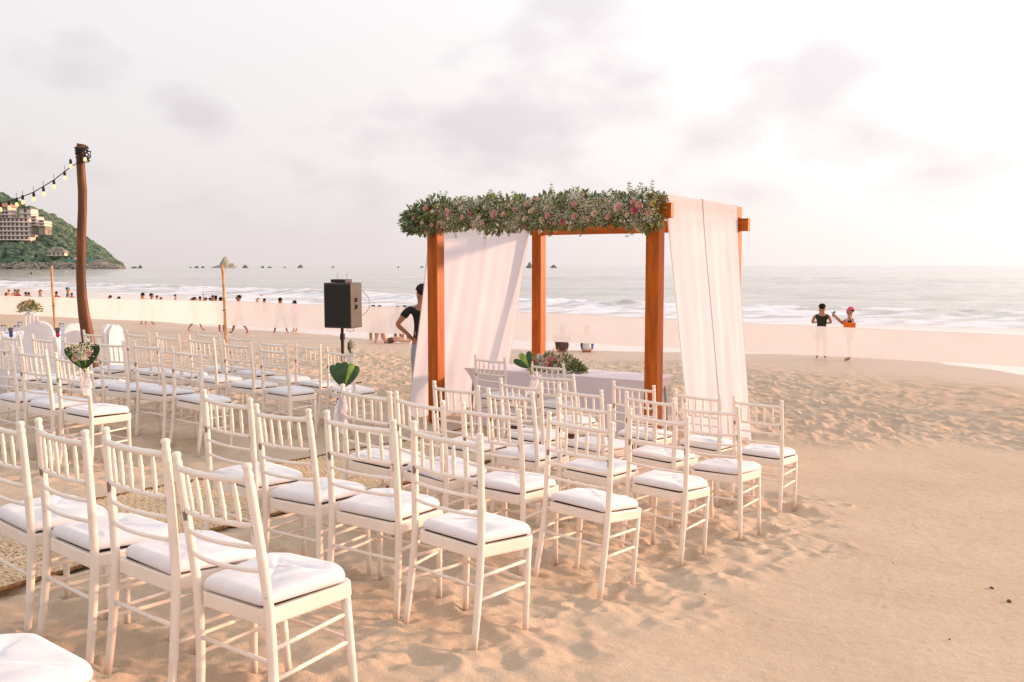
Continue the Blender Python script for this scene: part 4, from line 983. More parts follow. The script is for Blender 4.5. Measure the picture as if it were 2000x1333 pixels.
def ribbon(e, base, sc, dirs, seed):
    rnd = random.Random(seed)
    for d, ln, wd in dirs:
        d = Vector(d); P_ = []; sdv = Vector((.8, -.6, 0))
        for i in range(12):
            q = i/11; c = Vector(base)+Vector((d.x*q, d.y*q, d.z*q-.25*ln*q*q*0))*ln
            w = wd*(.25+.75*math.sin(min(1, q*1.4)*1.57))
            P_.append([c+sdv*w*j/3+Vector((0, 0, 0))+Vector((.6, .8, 0))*w*.35*math.sin(j*1.9+q*5+seed) for j in range(-3, 4)])
        MB().grid(P_).build('tulle_ribbon', M_tulle, e, True)
    for s in (-1, 1):
        P_ = [[Vector(base)+Vector((s*(.012+sc*.22*math.sin(a)*(1)), 0, sc*.14*math.cos(a)*math.sin(a)))+Vector((.6, .8, 0))*(j*sc*.07)+Vector((0, 0, .0)) for j in (-1, 0, 1)] for a in [k*math.pi/10 for k in range(11)]]
        MB().grid(P_).build('bow_loop', M_tulle, e, True)
def post_world(n, s, z): return CHO[n] @ Vector(post_pt(s, z))
b = post_world('c1', 1, .83); e, u_, s2, f_ = bouquet('bouquet of baby breath over dark leaves on the chair post before the leaning pole', b+Vector((0, -.03, -.0)), (-.05, -.1, 1), (.35, -1, .1), .20, 0)
ribbon(e, (.01, -.03, -.03), .2, [((.10, -.1, -1), .17, .05), ((.30, -.1, -.75), .15, .045), ((.9, .1, -.2), .14, .02)], 1)
b = post_world('C4', -1, .90); e, *_ = bouquet('fan of broad dark leaves seen from behind on the chair before the speaker stand', b+Vector((0, .03, 0)), (.05, .1, 1), (-.25, 1, .1), .155, 1)
ribbon(e, (0, -.03, -.03), .16, [((-.10, 0, -1), .26, .05), ((.02, -.1, -1), .19, .045), ((-.22, 0, -1), .22, .035), ((.8, -.3, -.3), .06, .03)], 2)
b = post_world('f1', 1, .90); e, *_ = bouquet('small leafy bouquet with pink buds on the far chair right of the speaker stand', b+Vector((-.02, -.02, .0)), (.02, 0, 1), (1, -.2, .1), .145, 2, 4)
ribbon(e, (0, -.03, -.02), .14, [((.25, -.1, -1), .17, .045), ((-.9, .1, .1), .10, .03), ((.12, -.1, -1), .12, .04)], 3)
b = post_world('F4', -1, .90); e, *_ = bouquet('bouquet with a glossy light green leaf before the ceremony table centrepiece', b+Vector((-.07, -.02, .06)), (-.45, .1, .75), (-.3, 1, .2), .15, 3, 3)
ribbon(e, (.06, -.03, -.07), .14, [((-.25, -.1, -1), .17, .05), ((-.05, -.1, -1), .13, .04)], 4)
#PART3
# ------------------------------------------------------------------ leaning wooden pole with a string of bulbs
M_trunk = mat('reddish_trunk', rough=.55, fn=lambda nt, b: wood(nt, b, (.050, .018, .006), (.20, .062, .014)))
M_black = mat('black_plastic', rough=.55, fn=var(12, (.012, .012, .012), (.024, .023, .022))); M_cable = mat('black_cable', (.014, .012, .012), .6)
PD = 12.4
wp = empty('wooden_pole', pos(158, 519, PD)); tag(wp, 'tall leaning reddish tree-trunk pole carrying the string of bulbs', 'pole')
ctrl = [(159, 282, 8.5), (157, 300, 8.2), (158, 330, 8.0), (161, 372, 8.4), (161, 410, 8.3), (159, 460, 8.6), (158.5, 500, 9.0), (158, 540, 8.8), (160, 580, 9.6), (164, 615, 10.8), (170, 650, 11.8), (177, 700, 12.4), (186, 780, 12.5)]
w0 = wp.location
pts = [pos(a, b, PD)-w0 for a, b, c in ctrl]
MB().tube(pts, [c/F*PD for a, b, c in ctrl], 14).build('trunk', M_trunk, wp, True)
top = pts[0]
for k in range(7):
    z = -.04-.030*k; r = .076+.006*(k % 2); P_ = [(top.x+.002*k+r*math.cos(a), top.y+r*math.sin(a), top.z+z+.022*math.sin(a*1.0+k)) for a in [2*math.pi*i/14 for i in range(15)]]
    MB().tube(P_, .0085, 6, False).build('cable_wrap', M_cable, wp, True)
MB().tube([(top.x-.06, top.y-.07, top.z-.05), (top.x+.06, top.y-.07, top.z-.22)], .009, 6).build('cable_wrap', M_cable, wp, True)
MB().tube([(top.x+.07, top.y-.03, top.z-.09), (top.x+.13, top.y-.03, top.z-.10), (top.x+.125, top.y-.03, top.z-.17), (top.x+.08, top.y-.03, top.z-.20)], .011, 6).build('cable_wrap', M_cable, wp, True)
# far pole of the string, beyond the left edge
wp2 = empty('wooden_pole', (-11.2, 11.4, G0(-11.2, 11.4))); tag(wp2, 'second tree-trunk pole beyond the left edge holding the other end of the lights', 'pole')
MB().tube([(0, 0, -.1), (.03, 0, 1.2), (-.02, 0, 2.2), (.0, 0, 3.25)], [.085, .075, .07, .06], 12).build('trunk', M_trunk, wp2, True)
sl_ = empty('string_lights', pos(150, 325, PD)); tag(sl_, 'sagging black cable of warm bulbs running off left from the leaning pole', 'string lights')
s0 = sl_.location
def dl(px): return PD-.9*(150-px)/500
cab = [(152, 318), (139, 326), (127, 335), (105, 352), (84, 365), (65, 376), (45, 384), (30, 390), (14, 394), (0, 397.5), (-60, 407), (-160, 404), (-300, 380)]
cp = [pos(a, b, dl(a)-.07)-s0 for a, b in cab]+[Vector((-11.2, 11.3, G0(-11.2, 11.4)+3.15))-s0]
MB().tube(cp, .0065, 5).build('cable', M_cable, sl_, True)
M_bulb = bpy.data.materials.new('lit_bulb'); M_bulb.use_nodes = True; nt = M_bulb.node_tree; b = nt.nodes['Principled BSDF']
b.inputs['Base Color'].default_value = (.7, .45, .2, 1); b.inputs['Emission Color'].default_value = (1, .66, .33, 1); b.inputs['Emission Strength'].default_value = .8; b.inputs['Roughness'].default_value = .15
bulb = MB().lathe([(.004, 0), (.011, -.005), (.018, -.020), (.023, -.036), (.021, -.050), (.013, -.060), (.003, -.064)], n=12).mesh('bulb', True); bulb.materials.append(M_bulb)
sock = MB().lathe([(.006, .060), (.011, .056), (.016, .04), (.018, .016), (.018, .0), (.013, -.004)], n=10).mesh('socket', True); sock.materials.append(M_cable)
for a, b_, dr in ((166, 307, 0), (138, 320, 0), (126.5, 335, 8), (105.5, 352, 8), (85, 365, 9), (66, 376, 8), (44.5, 384, 6), (32.5, 389, 6), (18, 394, 7), (1, 397.5, 7), (-18, 401, 7), (-38, 404, 7), (-60, 407, 7)):
    q = pos(a, b_+dr, dl(a)-.07-(.05 if a == 166 else 0))-s0
    o = bpy.data.objects.new('socket', sock); COL.objects.link(o); o.parent = sl_; o.location = q
    o2 = bpy.data.objects.new('bulb', bulb); COL.objects.link(o2); o2.parent = o
    if dr: MB().tube([q+Vector((0, 0, .07)), q+Vector((0, 0, .075+dr/F*PD))], .003, 5).build('drop_wire', M_cable, sl_)

# ------------------------------------------------------------------ sheer banner on bamboo poles
M_ban = cloth('sheer_banner', (.91, .87, .865), .09, .52, 300., 0.0)
ban = empty('cloth_banner', pos(435, 600, 16.4)); tag(ban, 'long low sheer white cloth stretched across the beach behind the seating', 'banner')
bl = [(-700, 556, 584, 23), (-300, 568, 598, 21.5), (0, 578, 613.5, 20), (100, 581, 619, 19.5), (435, 588.5, 635, 16.4), (640, 596.5, 645.5, 16.4), (800, 600.5, 654, 16.5), (1100, 613, 669, 16.6), (1600, 638, 695, 16.7), (2000, 656, 717, 16.7), (2400, 674, 740, 16.7)]
P_ = []
for i in range(len(bl)-1):
    n = 14
    for k in range(n+(i == len(bl)-2)):
        t = k/n; a = [x+(y-x)*t for x, y in zip(bl[i], bl[i+1])]
        tp_ = pos(a[0], a[1], a[3]); bt = pos(a[0], a[2], a[3]); col_ = []
        sg = .6*math.sin((i+t)*2.3)
        for j in range(7):
            q = j/6; v = tp_.lerp(bt, q); v.y += .03*math.sin((i+t)*5.1+q*2)+.006*math.sin((i+t)*17+q*5); v.z += .004*math.sin((i+t)*11); col_.append(v-ban.location)
        P_.append(col_)
MB().grid(P_).build('cloth_strip', M_ban, ban, True)
MB().tube([c[0] for c in P_], .003, 5).build('top_cord', mat('white_cord', (.92, .88, .86), .8), ban)
M_bamboo = mat('bamboo', rough=.5, fn=var(6, (.52, .25, .10), (.70, .40, .19)))
def bamboo(top_px, top_py, bot_px, D, label, r=.024):
    t = pos(top_px, top_py, D); dx = (bot_px-top_px)/F*D; zb_ = G0(t.x+dx, D)-.1
    e = empty('bamboo_pole', (t.x+dx, D, zb_)); tag(e, label, 'pole', 'bamboo poles holding the banner')
    H_ = t.z-zb_; n = 9; pts = []; rs = []
    for k in range(n):
        for dz, rr in ((0, 1.0), (.47, .93), (.5-.01, 1.12), (.5+.01, 1.0)):
            z = (k+dz)/n; pts.append((-dx*z+.012*math.sin(z*5+D), 0, H_*z)); rs.append(r*rr*(1.12-.2*z))
    pts.append((-dx, 0, H_)); rs.append(r*.9)
    MB().tube(pts, rs, 10).build('cane', M_bamboo, e, True)
    for z in (.62, .36): MB().tube([(-dx*z-.03, -.01, H_*z), (-dx*z+.03, -.03, H_*z+.01)], .008, 5).build('tie_cord', M_cable, e)
bamboo(101, 520, 103, 19.4, 'thin bamboo pole standing left of the leaning trunk pole')
bamboo(433, 517, 441, 16.15, 'thin bamboo pole standing in front of the pointed islet')
bamboo(-330, 510, -332, 21.6, 'bamboo pole beyond the left edge of the picture')
bamboo(2150, 575, 2152, 16.6, 'bamboo pole beyond the right edge of the picture')

# ------------------------------------------------------------------ loudspeaker on its stand
SD = 12.4
sx = (668-1000)/F*SD; sgz = G0(sx, SD)
st = empty('speaker_stand', (sx, SD, sgz)); tag(st, 'black pole stand under the loudspeaker beside the farthest left row', 'stand')
zt_ = -(640-519)/F*SD-sgz
MB().tube([(0, 0, .25), (0, 0, .9), (0, 0, .905), (0, 0, zt_+.02)], [.022, .022, .018, .018], 10).build('pole', M_black, st)
MB().tube([(0, 0, .86), (0, 0, .94)], .034, 10).build('collar', M_black, st)
for k in range(3):
    a = k*2.094+.4; MB().tube([(0, 0, .55), (.30*math.cos(a), .30*math.sin(a), .0)], .013, 8).build('leg', M_black, st); MB().tube([(0, 0, .25), (.25*math.cos(a), .25*math.sin(a), .275)], .008, 6).build('brace', M_black, st)
sp = empty('loudspeaker', (sx+.035, SD, sgz+zt_), R(-24)); tag(sp, 'black loudspeaker on a pole stand at the left of the pergola', 'loudspeaker')
hz = .60
V = [(-.215, -.17, 0), (.215, -.17, -.0), (.15, .19, .0), (-.15, .19, 0), (-.215, -.17, hz), (.215, -.17, hz), (.15, .19, hz), (-.15, .19, hz)]
cabm = mat('speaker_cabinet', rough=.5, fn=var(8, (.035, .028, .024), (.055, .045, .038)), spec=.6)
o = MB().add(V, [(0, 1, 5, 4), (1, 2, 6, 5), (2, 3, 7, 6), (3, 0, 4, 7), (4, 5, 6, 7), (3, 2, 1, 0)]).build('cabinet', cabm, sp); bevel(o, .012, 2)
MB().box((0, -.178, hz/2), (.39, .012, hz-.05)).build('grille', mat('speaker_grille', rough=.7, fn=lambda nt, b: (lambda v: L(nt, ramp(nt, v.outputs['Distance'], [(.3, (.002, .002, .002)), (.5, (.015, .016, .014))]), b.inputs['Base Color']))(N(nt, 'ShaderNodeTexVoronoi', i_Scale=90.0))), sp)
for z in (.28, .37):
    MB().box((.187, -.01, z), (.012, .075, .060), Matrix.Rotation(R(10.3), 3, 'Z')).build('handle_slot', mat('black_recess', (.003, .003, .003), .9), sp)
    MB().box((.190, -.01, z-.036), (.014, .085, .008), Matrix.Rotation(R(10.3), 3, 'Z')).build('handle_rim', mat('grey_rim', (.25, .22, .2), .4), sp)
rc_ = empty('radio_receiver', (sx+.015, SD-.02, sgz+zt_+hz+.002), R(-24)); tag(rc_, 'small black radio receiver with two aerials on top of the loudspeaker', 'receiver')
o = MB().box((-.02, 0, .022), (.23, .16, .042)).build('case', M_black, rc_); bevel(o, .004)
for x in (-.09, -.02): MB().lathe([(.012, 0), (.012, .008)], (x, 0, 0), 10).build('knob', mat('silver', (.5, .5, .5), .3), rc_).rotation_euler = (0, 0, 0)
for x, dx in ((-.11, -.02), (.03, .0)): MB().tube([(x, .06, .04), (x+dx, .06, .13)], .0022, 5).build('antenna', M_black, rc_)
o = MB().tube([(.21, .1, .5), (.30, .12, .40), (.33, .1, .28), (.26, .12, .2), (.20, .12, .16)], .0035, 5).build('loudspeaker_cable', M_cable, sp, True)
MB().tube([(-.10, .05, 0), (-.095, .04, -.25), (-.085, .03, -.45), (-.03, .0, -.62)], .003, 5).build('loudspeaker_cable', M_cable, sp, True)
MB().tube([(.10, .05, 0), (.12, .04, -.04), (.06, .03, -.06), (.02, .0, -.03)], .0035, 5).build('loudspeaker_cable', M_cable, sp, True)

# ------------------------------------------------------------------ dining table corner at the far left
M_linen = mat('white_table_linen', rough=.9, fn=var(4, (.80, .77, .82), (.85, .83, .87)), spec=.1)
M_cover = mat('white_chair_cover', rough=.85, fn=var(4, (.80, .76, .79), (.86, .82, .84)), spec=.12)
tc_ = pos(12, 519, 13.3); tz = G0(tc_.x, tc_.y); TH = (-(656-519)/F*13.3)-tz
dt = empty('dining_table', (tc_.x, tc_.y, tz)); tag(dt, 'round dining table under a white cloth at the left edge', 'table')
n = 64; rings = []
for k in range(9):
    q = k/8; ring = []
    for i in range(n):
        a = 2*math.pi*i/n; f_ = q*(.05*math.sin(a*11)+.025*math.sin(a*17+1)); r = .86+.06*q+f_; ring.append(Vector((r*math.cos(a), r*math.sin(a), TH*(1-q)+.01)))
    rings.append(ring)
V = [p for r in rings for p in r]; Fc = [(i*n+k, (i+1)*n+k, (i+1)*n+(k+1) % n, i*n+(k+1) % n) for i in range(8) for k in range(n)]; Fc.append(tuple(range(n)))
MB().add(V, Fc).build('tablecloth', M_linen, dt, False)
MB().tube([(0, 0, 0), (0, 0, TH-.02)], .05, 10).build('pedestal', M_black, dt)
def covered_chair(px, ytop, D, yaw, label, wd=.44):
    c = pos(px, 519, D); z0 = G0(c.x, c.y); H_ = -(ytop-519)/F*D-z0
    e = empty('covered_chair', (c.x, c.y, z0), yaw); tag(e, label, 'chair', 'chairs under white covers at the dining table')
    def sec(z, q):
        return z
    # back: arched panel
    nn = 15
    def outl(sc, y):
        pts = []
        hb = H_*.42
        for k in range(nn):
            a = math.pi*k/(nn-1); pts.append((-math.cos(a)*wd/2*sc, y, hb+(H_-hb)*(1-(1-math.sin(a))**1.6)**.8*(.96+.04*sc) if 0 < k < nn-1 else hb))
        return pts
    A = []
    for sc, y in ((.97, .035), (1.0, .0), (.97, -.035)):
        hb = H_*.55; p = [(-wd/2*sc*1.04, y*1.6-.03, .0), (-wd/2*sc, y, hb)]
        for k in range(1, nn-1):
            a = math.pi*k/(nn-1); p.append((-math.cos(a)**1*wd/2*sc if True else 0, y, hb+(H_-hb)*math.sin(a)**.42))
        p += [(wd/2*sc, y, hb), (wd/2*sc*1.04, y*1.6-.03, 0)]
        A.append([Vector(q) for q in p])
    MB().grid(A).build('back_cover_edge', M_cover, e, True)
    for r_, s in ((A[0], 1), (A[-1], -1)):
        m = len(r_); G_ = []
        for k in range(m//2):
            a, b = r_[k], r_[m-1-k]; G_.append([a.lerp(b, j/8)+Vector((0, s*.012*math.sin(math.pi*j/8)+.006*math.sin(k*2.1+j), 0)) for j in range(9)])
        MB().grid(G_).build('back_cover', M_cover, e, True)
    # seat and skirt
    V = []; sw = wd/2
    rr2 = [(-sw, -.0), (sw, -.0), (sw*1.0, .42), (-sw*1.0, .42)]
    G_ = []
    for z, g_ in ((.46, .94), (.45, 1.0), (.2, 1.04), (0.0, 1.09)):
        row = []
        for s in range(4):
            x0, y0 = rr2[s]; x1, y1 = rr2[(s+1) % 4]
            for j in range(6): q = j/6; row.append(((x0+(x1-x0)*q)*g_+.008*math.sin(j*2+z*9), .21+(y0+(y1-y0)*q-.21)*g_, z))
        G_.append(row)
    V = [q for r in G_ for q in r]; Fc = [(i*24+k, (i+1)*24+k, (i+1)*24+(k+1) % 24, i*24+(k+1) % 24) for i in range(3) for k in range(24)]; Fc.append(tuple(range(24)))
    MB().add(V, Fc).build('seat_cover', M_cover, e)
    return e
covered_chair(71, 627, 12.0, R(14), 'large white covered chair with its back to us at the dining table', .38)
covered_chair(139, 631, 12.7, R(58), 'white covered chair turned sideways beside the leaning pole', .36)
covered_chair(209, 633, 13.0, R(66), 'slim white covered chair right of the leaning pole', .30)
covered_chair(219, 634, 12.8, R(66), 'white covered chair standing against the slim one right of the pole', .28)
covered_chair(-60, 636, 12.4, R(-20), 'white covered chair just beyond the left edge of the picture', .42)
M_glass = mat('clear_glass', (.92, .92, .95), .05, **{'Transmission Weight': .9, 'IOR': 1.3}); M_blue = mat('blue_napkin', (.02, .07, .26), .8); M_red = mat('red_napkin', (.72, .03, .05), .8)
def on_table(px, py, D=None):
    z = TH+tz+.012; r = ray(px, py); k = z/r.z; return r*k
def goblet(px, py, label, h=.17, nap=None):
    p = on_table(px, py); e = empty('wine_glass' if nap is None else 'napkin_glass', p); tag(e, label, 'glass', 'glasses on the dining table')
    MB().lathe([(.032, 0), (.030, .003), (.004, .008), (.004, h*.45), (.022, h*.55), (.034, h*.75), (.030, h), (.028, h), (.031, h*.76), (.020, h*.58), (.002, h*.52)], n=14).build('goblet', M_glass, e, True)
    if nap: 
        P_ = [[Vector((w*.030*math.sin(math.pi*min(1, q*1.1+.05))*(1 if q < .6 else 1.3), .004*w*w-.01, h*.30+q*h*.85)) for w in (-1, -.5, 0, .5, 1)] for q in [k/8 for k in range(9)]]
        MB().lathe([(.003, h*.1), (.022, h*.2), (.026, h*.32), (.016, h*.5), (.008, h*.62)], n=10).build('napkin', nap, e, True)
        MB().grid(P_).build('napkin_fan', nap, e, True)
goblet(22, 662, 'glass holding a folded dark blue napkin near the left edge', .15, M_blue)
goblet(113, 662, 'glass holding a folded red napkin right of the large covered chair', .15, M_red)
goblet(8, 659, 'clear wine glass at the very left edge of the dining table'); goblet(33, 660, 'clear wine glass just right of the blue napkin'); goblet(121, 655, 'clear wine glass behind the red napkin'); goblet(40, 652, 'clear wine glass left of the large covered chair')
p = on_table(17, 652); o = MB().lathe([(.03, 0), (.055, .02), (.062, .05), (.058, .05), (.05, .022), (.002, .012)], n=16).build('white_bowl', M_cush, None, True); o.location = p; tag(o, 'small white bowl on the dining table behind the blue napkin', 'bowl')
p = on_table(63, 656); fs = empty('flower_stand', p); tag(fs, 'white open-frame stand on the dining table behind the covered chair', 'stand')
hs = p.z; topz = -(614-519)/F*p.y-hs
for a in (-1, 1):
    for b_ in (-1, 1): MB().box((a*.055, b_*.055, topz/2), (.014, .014, topz)).build('stand_leg', M_cush, fs)
MB().box((0, 0, topz), (.15, .15, .012)).build('stand_top', M_cush, fs); MB().box((0, 0, .09), (.13, .13, .10)).build('stand_base', M_cush, fs)
fa = empty('flower_arrangement', (p.x-.02, p.y, hs+topz+.006)); tag(fa, 'spiky cream, pink and yellow flower arrangement on the white stand', 'flowers')
MB().lathe([(.03, 0), (.045, .03), (.04, .06)], n=12).build('vase', M_cush, fa, True)
it = []; it_b = []
for i in range(420):
    a = random.uniform(0, 2*math.pi); el = random.uniform(-.2, 1.5); r = random.random()**.5*.15
    d = Vector((math.cos(a)*math.cos(el), math.sin(a)*math.cos(el), math.sin(el)*.8)); (it if i % 3 else it_b).append((d*r+Vector((0, 0, .05)), d+Vector((random.gauss(0, .4), 0, random.gauss(0, .4))), (random.gauss(0, 1), -1, .3), random.uniform(.03, .06), .014))
leaves(it, 'foliage', M_leaf, fa); leaves(it_b, 'bright_foliage', M_leafl, fa)
for i in range(26):
    a = random.uniform(0, 2*math.pi); el = random.uniform(.1, 1.4); d = Vector((math.cos(a)*math.cos(el), -abs(math.sin(a))*math.cos(el), math.sin(el)*.9)); rose(random.uniform(.018, .028), random.choice((M_cream, M_yel, M_cream, M_pink, M_yel, M_peach)), fa, d*.145+Vector((0, 0, .05)), d, i)

# ------------------------------------------------------------------ people
SK = [mat('skin', rough=.55, fn=var(10, c, tuple(q*1.12 for q in c))) for c in ((.42, .20, .11), (.30, .13, .07), (.56, .31, .20))]
def clothm(n, c, r=.85): return mat(n, rough=r, fn=var(10, tuple(q*.8 for q in c), c), spec=.15)
CM = dict(black=clothm('black_cloth', (.022, .022, .022)), white=clothm('white_cloth', (.78, .75, .74)), red=clothm('red_cloth', (.62, .03, .05)), grey=clothm('grey_cloth', (.20, .21, .23)), blue=clothm('blue_cloth', (.05, .12, .30)),
          teal=clothm('bright_blue_cloth', (.02, .30, .55)), pink=clothm('pink_cloth', (.80, .10, .20)), jeans=clothm('pale_jeans', (.30, .36, .42)), olive=clothm('dark_olive_cloth', (.045, .040, .028)), orange=clothm('orange_plastic', (.95, .16, .01), .5),
          brown=clothm('brown_cloth', (.14, .07, .06)), hair=clothm('dark_hair', (.012, .009, .008), .6))
def skin_mesh(name, verts, edges, level=1):
    """verts: list of (x, y, z, rx[, ry]); first is the root"""
    me = bpy.data.meshes.new(name+'_s'); me.from_pydata([v[:3] for v in verts], edges, [])
    o = bpy.data.objects.new('tmp', me); COL.objects.link(o)
    md = o.modifiers.new('s', 'SKIN'); sb = o.modifiers.new('u', 'SUBSURF'); sb.levels = sb.render_levels = level
    if not me.skin_vertices: 
        bm = bmesh.new(); bm.from_mesh(me); bm.verts.layers.skin.verify(); bm.to_mesh(me); bm.free()
    for i, v in enumerate(verts):
        d = me.skin_vertices[0].data[i]; d.radius = (v[3], v[4] if len(v) > 4 else v[3]); d.use_root = (i == 0)
    dg = bpy.context.evaluated_depsgraph_get(); r = bpy.data.meshes.new_from_object(o.evaluated_get(dg)); r.name = name; r.shade_smooth()
    bpy.data.objects.remove(o); bpy.data.meshes.remove(me); return r
def limb(vs, es, a, pts):
    for p in pts: vs.append(p); es.append((a, len(vs)-1)); a = len(vs)-1
    return a
def hand(vs, es, w, d, out):
    """palm along d from the wrist, four fingers and a thumb"""
    d = Vector(d).normalized(); out = Vector(out).normalized(); p = Vector(vs[w][:3]); side = d.cross(out).normalized()
    c = p+d*.055; vs.append((*c, .026, .014)); es.append((w, len(vs)-1)); m = len(vs)-1
    for k, (s, l) in enumerate(((-.027, .062), (-.009, .074), (.009, .070), (.027, .055))):
        a = c+d*.025+side*s; b = a+d*l*.5+out*.006; e = b+d*l*.4+out*.018
        limb(vs, es, m, [(*a, .010), (*b, .0085), (*e, .007)])
    t = p+d*.035+side*-.03; limb(vs, es, w, [(*t, .011), (*(t+d*.03-side*.015), .009)])
def person_meshes(key, sh=.185, arms=None, legs=None, hip=.94, lean=(0, 0), seatd=False):
    """arms: [(elbow, wrist)] offsets from hips origin, left then right. y is forward"""
    lx, ly = lean
    vs = [(0, 0, hip, .135, .10)]; es = []
    w = limb(vs, es, 0, [(lx*.3, ly*.3, hip+.17, .115, .085)]); ch = limb(vs, es, w, [(lx*.7, ly*.7, hip+.38, .145, .095)])
    nb = limb(vs, es, ch, [(lx, ly, hip+.52, .078, .072)]); hd = limb(vs, es, nb, [(lx, ly+.015, hip+.60, .078), (lx, ly+.025, hip+.66, .100, .112), (lx, ly+.02, hip+.74, .108, .122), (lx, ly+.01, hip+.81, .085, .092)])
    limb(vs, es, hd-1, [(lx, ly+.125, hip+.715, .013)])   # nose
    for s in (-1, 1): limb(vs, es, hd-1, [(lx+s*.085, ly+.01, hip+.72, .012, .02)])   # ears
    shz = hip+.47
    arms = arms or [((-sh-.06, -.02, hip+.20), (-sh-.05, .06, hip-.04)), ((sh+.06, -.02, hip+.20), (sh+.05, .06, hip-.04))]
    for s, (el, wr) in zip((-1, 1), arms):
        a = limb(vs, es, ch, [(lx+s*sh, ly, shz, .055), (*el, .040), (*wr, .027)]); hand(vs, es, a, Vector(wr)-Vector(el), (0, 1, 0) if abs((Vector(wr)-Vector(el)).normalized().y) < .9 else (0, 0, 1))
    legs = legs or [((-.10, .02, hip-.44), (-.10, -.02, .08), (-.11, .14, .03)), ((.10, .03, hip-.44), (.11, .0, .08), (.13, .15, .03))]
    for s, (kn, an, to) in zip((-1, 1), legs):
        limb(vs, es, 0, [(s*.09, 0, hip-.06, .090), (*kn, .058), (kn[0]*.6+an[0]*.4, kn[1]*.6+an[1]*.4-.02, kn[2]*.6+an[2]*.4, .055), (*an, .036), (*to, .034, .024)])
    body = skin_mesh('body', vs, es)
    # shirt
    s1 = [(lx*.05, ly*.05, hip-.09, .165, .130), (lx*.2, ly*.2, hip+.04, .155, .120), (lx*.3, ly*.3, hip+.17, .132, .103), (lx*.7, ly*.7, hip+.38, .158, .110), (lx, ly, hip+.475, .075, .07)]; e1 = [(0, 1), (1, 2), (2, 3), (3, 4)]
    for s, (el, wr) in zip((-1, 1), arms):
        sp_ = Vector((lx+s*sh, ly, shz)); q = sp_.lerp(Vector(el), .6); limb(s1, e1, 3, [(*sp_, .070), (*q, .066)])
    shirt = skin_mesh('shirt', s1, e1)
    vest = skin_mesh('vest', s1[:5]+[(lx+s*sh*1.0, ly, shz+.015, .078) for s in (-1, 1)], [(0, 1), (1, 2), (2, 3), (3, 4), (3, 5), (3, 6)])
    s2 = [(0, 0, hip, .152, .118), (0, 0, hip+.07, .128, .098)]; e2 = [(0, 1)]
    for s, (kn, an, to) in zip((-1, 1), legs):
        a = Vector((s*.09, 0, hip-.06)); b_ = Vector(kn); limb(s2, e2, 0, [(*a, .106), (*a.lerp(b_, .75), .088)])
    shorts = skin_mesh('shorts', s2, e2)
    s3 = [(0, 0, hip, .150, .118), (0, 0, hip+.07, .128, .098)]; e3 = [(0, 1)]
    for s, (kn, an, to) in zip((-1, 1), legs): limb(s3, e3, 0, [(s*.09, 0, hip-.06, .104), (*kn, .074), (*Vector(kn).lerp(Vector(an), .9), .058)])
    trous = skin_mesh('trousers', s3, e3)
    hc = Vector((lx, ly+.0, hip+.745))
    def hairm(long=0):
        mb = MB().ico(hc+Vector((0, -.014, .012)), .100, 3, (.90, 1.06, .95)); V = []
        for i, v in enumerate(mb.v):
            x, y, z = v; rz = z-hc.z
            if y-hc.y > .04 and rz < .045: y = hc.y+.04-(.0 if rz > 0 else .02); x = hc.x+(x-hc.x)*.8
            if rz < -.035 and not long and y > hc.y-.035: z = hc.z-.035+(rz+.035)*.25; x = hc.x+(x-hc.x)*.9
            if long and rz < -.02 and y < hc.y+.02: z = hc.z-.02+(rz+.02)*long; y -= .02
            V.append((x, y, z))
        mb.v = V; return mb.mesh('hair', True)
    cap = MB(); P_ = []
    for i in range(7):
        a = i/6*math.pi/2; P_.append([Vector((hc.x+.101*math.cos(t)*math.cos(a), hc.y-.005+.112*math.sin(t)*math.cos(a), hc.z+.020+.098*math.sin(a))) for t in [2*math.pi*j/20 for j in range(21)]])
    cap.grid(P_); cap.tube([(hc.x+.101*math.cos(t), hc.y-.005+.112*math.sin(t), hc.z+.018) for t in [2*math.pi*j/20 for j in range(21)]], .006, 5, False); cap.grid([[Vector((hc.x+x*.075*(1-.2*j), hc.y+.085+.085*j*(1-.25*x*x), hc.z+.028-.012*j-.012*x*x)) for x in (-1, -.6, -.2, .2, .6, 1)] for j in (0, .5, 1)])
    return dict(body=body, shirt=shirt, vest=vest, shorts=shorts, trousers=trous, hair=hairm(), long_hair=hairm(3.2), cap=cap.mesh('cap', True), head=hc)
TP = {}
TP['stand'] = person_meshes('stand')
TP['walk'] = person_meshes('walk', legs=[((-.09, .18, .52), (-.09, .30, .10), (-.09, .45, .06)), ((.09, -.06, .50), (.10, -.34, .12), (.10, -.24, .03))], arms=[((-.25, -.12, 1.15), (-.23, .0, .92)), ((.25, .10, 1.16), (.22, .26, .98))])
TP['astride'] = person_meshes('astride', legs=[((-.19, .03, .50), (-.27, -.02, .08), (-.33, .12, .03)), ((.19, .03, .50), (.27, 0, .08), (.31, .14, .03))])
TP['hips'] = person_meshes('hips', arms=[((-.36, -.10, 1.17), (-.19, .02, .99)), ((.36, -.10, 1.17), (.19, .02, .99))])
TP['fold'] = person_meshes('fold', arms=[((-.26, .02, 1.17), (-.06, .20, 1.20)), ((.26, .02, 1.17), (.05, .22, 1.16))])
TP['photo'] = person_meshes('photo', arms=[((-.20, .24, 1.30), (-.06, .46, 1.52)), ((.20, .22, 1.20), (.06, .42, 1.40))])
TP['wave'] = person_meshes('wave', arms=[((-.26, -.02, 1.15), (-.24, .05, .9)), ((.26, .02, 1.60), (.20, .04, 1.86))])
TP['sit'] = person_meshes('sit', hip=.12, lean=(0, .06), legs=[((-.16, .40, .40), (-.14, .62, .06), (-.14, .76, .04)), ((.16, .40, .40), (.14, .62, .06), (.14, .76, .04))], arms=[((-.25, .14, .36), (-.14, .36, .40)), ((.25, .14, .36), (.14, .36, .40))])
